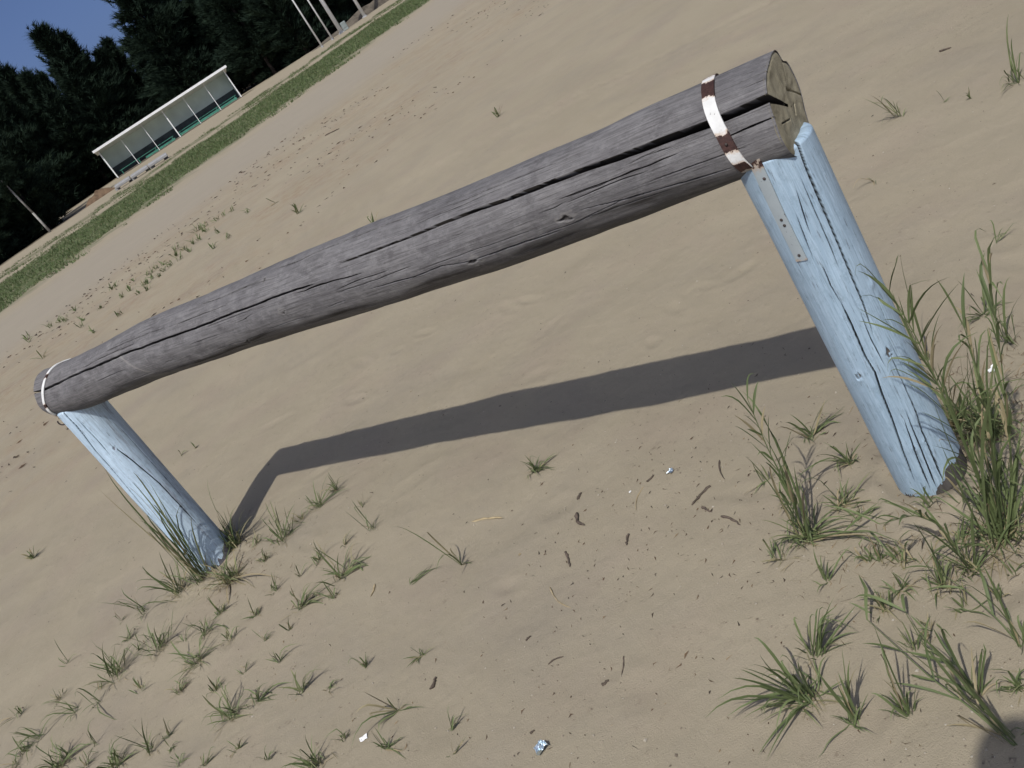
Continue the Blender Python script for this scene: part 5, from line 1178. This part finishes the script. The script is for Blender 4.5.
# ------------------------------------------------------------------ pines
def crown_mesh(seed, H, Rm, jag):
    rng = np.random.RandomState(seed)
    V, T = [], []
    nb_ = int(520 * (H / 11) ** 1.1)
    for i in range(nb_):
        f = rng.rand() ** .8
        z = .25 + f * (H - .25)
        prof = Rm * (1 - f) ** (1.0 if jag >= 1 else .8) * (.78 + .22 * math.sin(f * 23 + seed)) * rng.uniform(.45, 1.25)
        prof = max(prof, .18) * (.55 + .45 * min(1, f * 7))
        az = rng.uniform(0, 6.283)
        lift = rng.uniform(-.15, .55) + .7 * f * jag
        d = np.array([math.cos(az), math.sin(az), lift]); d /= np.linalg.norm(d)
        p0 = np.array([0, 0, z - lift * prof * .6])
        clump = rng.uniform(0, .7)
        nn = max(5, int(prof * 9))
        for q in np.linspace(.25, 1, nn):
            c = p0 + d * prof * q + rng.normal(0, .10, 3) + np.array([0, 0, -.06 * q * q])
            for _ in range(14):
                e = d * 1.1 + rng.normal(0, .42, 3) + np.array([0, 0, .35]); e /= np.linalg.norm(e)
                L_ = rng.uniform(.22, .46) * (1.5 if q > .9 else 1); w = rng.uniform(.018, .036)
                s = np.cross(e, rng.normal(0, 1, 3)); s /= np.linalg.norm(s) + 1e-9
                V.append([c - s * w, c + s * w, c + e * L_]); T.append(np.clip(clump + rng.uniform(-.1, .15), 0, 1))
    # upright side shoots that break the outline
    for _ in range(46):
        f = rng.uniform(.35, .96); az = rng.uniform(0, 6.283)
        rr_ = Rm * (1 - f) ** .9 * rng.uniform(.45, 1.0)
        b_ = np.array([rr_ * math.cos(az), rr_ * math.sin(az), .25 + f * (H - .25)])
        hs = rng.uniform(.5, 1.15)
        for _ in range(34):
            q = rng.rand()
            c = b_ + np.array([math.cos(az) * .25, math.sin(az) * .25, 1]) * hs * q + rng.normal(0, .05 * (1.2 - q), 3)
            e = np.array([rng.normal(0, .45), rng.normal(0, .45), 1.0]); e /= np.linalg.norm(e)
            s = np.cross(e, rng.normal(0, 1, 3)); s /= np.linalg.norm(s)
            w = rng.uniform(.016, .03)
            V.append([c - s * w, c + s * w, c + e * rng.uniform(.2, .4)]); T.append(rng.uniform(0, .6))
    # leading shoot
    for _ in range(90):
        c = np.array([rng.normal(0, .05), rng.normal(0, .05), H - rng.uniform(-.5, 1.1)])
        e = np.array([rng.normal(0, .5), rng.normal(0, .5), 1.0]); e /= np.linalg.norm(e)
        s = np.cross(e, rng.normal(0, 1, 3)); s /= np.linalg.norm(s)
        V.append([c - s * .028, c + s * .028, c + e * rng.uniform(.3, .5)]); T.append(rng.uniform(0, .6))
    V = np.array(V).reshape(-1, 3)
    return np_mesh('crown', V, np.arange(len(V)).reshape(-1, 3), dict(tone=np.repeat(T, 3)), smooth=False, mat=M_NEEDLE)
CROWNS = [crown_mesh(1, 11, 2.3, 1.0), crown_mesh(2, 11, 2.7, .7), crown_mesh(3, 11, 2.0, 1.2), crown_mesh(4, 16, 3.4, .6)]
TRUNKS = []
for Hh in (11, 16):
    mb = MB(); n = 8
    for j in range(n):
        z0, z1 = Hh * .97 * j / n, Hh * .97 * (j + 1) / n
        mb.tube((.05 * math.sin(j), .05 * math.cos(j * 1.3), z0 - .05), (.05 * math.sin(j + 1), .05 * math.cos(j * 1.3 + 1.3), z1), .17 * (1 - j / (n + .5)) + .02, .17 * (1 - (j + 1) / (n + .5)) + .02, 10)
    me = bpy.data.meshes.new('trunk'); mb.bm.to_mesh(me); mb.bm.free(); me.materials.append(M_BARK); TRUNKS.append(me)
def pine(x, y, h, var, lab, wide=1.0, grp='pines of the dark forest edge', rz=None):
    H0 = 16 if var == 3 else 11
    o = empty('pine_tree', (x, y, -.02), random.uniform(0, 6.28) if rz is None else rz)
    s = h / H0
    tag(o, lab, 'tree', grp)
    c = link('crown', CROWNS[var], o); c.scale = (s * wide, s * wide, s)
    tk = link('trunk', TRUNKS[1 if var == 3 else 0], o); tk.scale = (s, s, s)
    return o
random.seed(3)
pine(-16.27, 88.0, 12.2, 2, 'ragged pine with a feathered pointed top against the sky', 1.75, None)
pine(-15.4, 89.5, 11.2, 0, 'pine with a blunt side top close to the ragged pine in the sky gap', 1.5, None)
pine(-20.0, 86.0, 11.0, 0, 'pine whose low top shows at the far left picture edge under the sky', 1.4, None)
pine(-18.7, 85.0, 9.8, 2, 'lower pine between the ragged pine and the far left one', 1.5, None)
pine(-13.9, 91.0, 8.9, 2, 'small pointed pine at the bottom of the sky gap', 1.5, None)
pine(-13.2, 93.0, 9.4, 0, 'small pine beside the tall dense pine at the right of the sky gap', 1.4, None)
pine(-8.9, 88.0, 17.5, 3, 'tall dense pine closing the sky gap on the right behind the shelter', 1.15, None)
LIMX = [-.30, -.26, -.228, -.2, -.185, -.162, -.135, -.12, -.108, -.095]
LIMY = [.135, .11, .098, .088, .092, .072, .072, .075, .085, .30]
cnt = 0
for row in range(4):
    tq = 18.0 + row * 1.3
    while tq < 92:
        uf = 54.0 if tq < 32.5 else (72.5 if tq < 60 else 56.0)
        u_ = uf + row * 4.2 + random.uniform(-.7, .9)
        t_ = tq + random.uniform(-.6, .6)
        x = NU[0] * u_ + .69 * t_; y = NU[1] * u_ + .725 * t_
        tq += random.uniform(2.2, 3.0)
        az = x / y
        if az < -.42 or az > .36: continue
        lim = 1.5 + y * float(np.interp(az, LIMX, LIMY)) if az < -.09 else 99
        h = min(random.uniform(11.5, 15), lim)
        if h < 4.5: continue
        var = random.choice((0, 1, 1, 3)) if h > 9.5 else random.choice((0, 1))
        pine(x, y, h, var, 'dark dense pine in the unbroken wall of forest beyond the field', (1.15 if h > 9 else 1.5))
# dark bushy undergrowth along the foot of the forest
rng = np.random.RandomState(12)
Vs = []; T = []
for _ in range(2600):
    t_ = rng.uniform(16, 92); uf = 54.6 if t_ < 33 else (72.5 if t_ < 60 else 56.6)
    u_ = uf + abs(rng.normal(0, 3.5))
    c = np.array([NU[0] * u_ + .69 * t_, NU[1] * u_ + .725 * t_, rng.uniform(0, 1.0) * (.5 + .5 * vnoise(t_ * .5, 0, 5))])
    for _ in range(14):
        q = c + rng.normal(0, .28, 3); e = rng.normal(0, 1, 3); e[2] = abs(e[2]); e /= np.linalg.norm(e)
        s = np.cross(e, rng.normal(0, 1, 3)); s /= np.linalg.norm(s)
        Vs.append([q - s * .06, q + s * .06, q + e * .35]); T.append(rng.uniform(0, .6))
Vs = np.array(Vs).reshape(-1, 3)
uo = link('undergrowth', np_mesh('undergrowth', Vs, np.arange(len(Vs)).reshape(-1, 3), dict(tone=np.repeat(T, 3)), smooth=False, mat=M_NEEDLE))
tag(uo, 'dark low undergrowth along the foot of the pines', 'undergrowth', kind='stuff')

# pale birch trunk at the forest edge
bt = empty('birch_tree', (-16.75, 56.9, 0)); tag(bt, 'pale slender birch trunk leaning before the dark pines at the left', 'tree')
mb = MB(); mb.tube((0, 0, -.1), (-.10, .05, 1.3), .075, .06, 10); mb.tube((-.10, .05, 1.28), (-.30, .15, 3.2), .06, .045, 10); mb.tube((-.30, .15, 3.18), (-.4, .3, 6), .05, .03, 8); mb.build('trunk', M_BIRCH, bt, True)
c = link('crown', CROWNS[1], bt); c.scale = (.45, .45, .5); c.location = (-.35, .2, 2.6)

# ------------------------------------------------------------------ the photographer, whose shadow falls into the corner
ph = empty('person', (-.135, -.40, 0)); tag(ph, 'person in dark clothes bending over a phone, casting the shadow in the corner', 'person')
JO = [((0, 0, .95), .13), ((0, .0, 1.12), .125), ((0, .0, 1.32), .15), ((0, .03, 1.46), .075), ((-.02, .12, 1.55), .055),
      ((.19, .0, 1.42), .06), ((.30, .14, 1.19), .045), ((.23, .36, 1.42), .03), ((-.19, .0, 1.42), .06), ((-.20, .14, 1.18), .045), ((.03, .36, 1.42), .03),
      ((.10, .0, .90), .10), ((.12, .03, .50), .065), ((.13, -.01, .08), .045), ((.14, .16, .03), .035),
      ((-.10, .0, .90), .10), ((-.12, .03, .50), .065), ((-.13, -.01, .08), .045), ((-.14, .16, .03), .035)]
ED = [(0, 1), (1, 2), (2, 3), (3, 4), (2, 5), (5, 6), (6, 7), (2, 8), (8, 9), (9, 10), (0, 11), (11, 12), (12, 13), (13, 14), (0, 15), (15, 16), (16, 17), (17, 18)]
def fingers(side):
    out = []
    hx = .10 * side; O = Vector((.13, .18, 0))
    for k in range(4):
        out.append([(hx, .19, 1.42 ), (hx - side * .03, .21, 1.475 - .02 * k + .03), (hx - side * .055, .215, 1.485 - .02 * k + .03), (hx - side * .07, .20, 1.487 - .02 * k + .03)])
    out.append([(hx, .19, 1.42), (hx - side * .03, .185, 1.46), (hx - side * .055, .175, 1.475)])
    return [[tuple(Vector(q) + O) for q in ch] for ch in out]
for side, wi in ((1, 7), (-1, 10)):
    for ch in fingers(side):
        prev = wi
        for p in ch[1:]:
            JO.append((p, .009)); ED.append((prev, len(JO) - 1)); prev = len(JO) - 1
me = bpy.data.meshes.new('body'); me.from_pydata([j[0] for j in JO], ED, []); me.update()
M_CLOTH = plain('dark cloth', (.03, .033, .045), .9, .2, 20); M_SKIN = plain('skin', (.42, .26, .19), .55, .06, 20); M_HAIR = plain('dark hair', (.03, .02, .015), .6, .3, 60)
bo = link('body', me, ph, M_CLOTH)
sk = bo.modifiers.new('skin', 'SKIN'); sk.use_smooth_shade = True
for v, (_, r) in zip(me.skin_vertices[0].data, JO): v.radius = (r, r)
me.skin_vertices[0].data[0].use_root = True
sb = bo.modifiers.new('sub', 'SUBSURF'); sb.levels = 2; sb.render_levels = 2
hc = Vector((-.035, .245, 1.70)); hr = Matrix.Rotation(rad(-28), 3, 'X')
mb = MB(); vv = mb.ball(hc, (.076, .098, .118), 3, hr)
for p, s_ in (((0, .098, -.01), (.012, .022, .026)), ((.078, -.005, -.005), (.010, .022, .032)), ((-.078, -.005, -.005), (.010, .022, .032)), ((0, .082, -.06), (.026, .012, .008)), ((.03, .082, .018), (.014, .01, .008)), ((-.03, .082, .018), (.014, .01, .008)), ((0, .05, -.098), (.035, .03, .024))):
    mb.ball(hc + hr @ Vector(p), s_, 2, hr)
mb.tube(hc + Vector((.01, -.03, -.07)), (-.015, .1, 1.52), .052, .058, 16)
hd = mb.build('head', M_SKIN, ph, True)
mb = MB(); mb.ball(hc + hr @ Vector((0, -.022, .022)), (.086, .096, .112), 3, hr); mb.build('hair', M_HAIR, hd, True)
pm = MB(); pm.box((0, 0, 0), (.072, .145, .008), None, .003)
po = pm.build('phone', plain('black phone shell', (.02, .02, .022), .3, .1, 10))
po.matrix_world = camo.matrix_world @ Matrix.Translation((.0, -.045, .012)) @ Matrix.Rotation(0, 4, 'Z')
tag(po, 'black phone held in both hands by the person in dark clothes', 'phone')
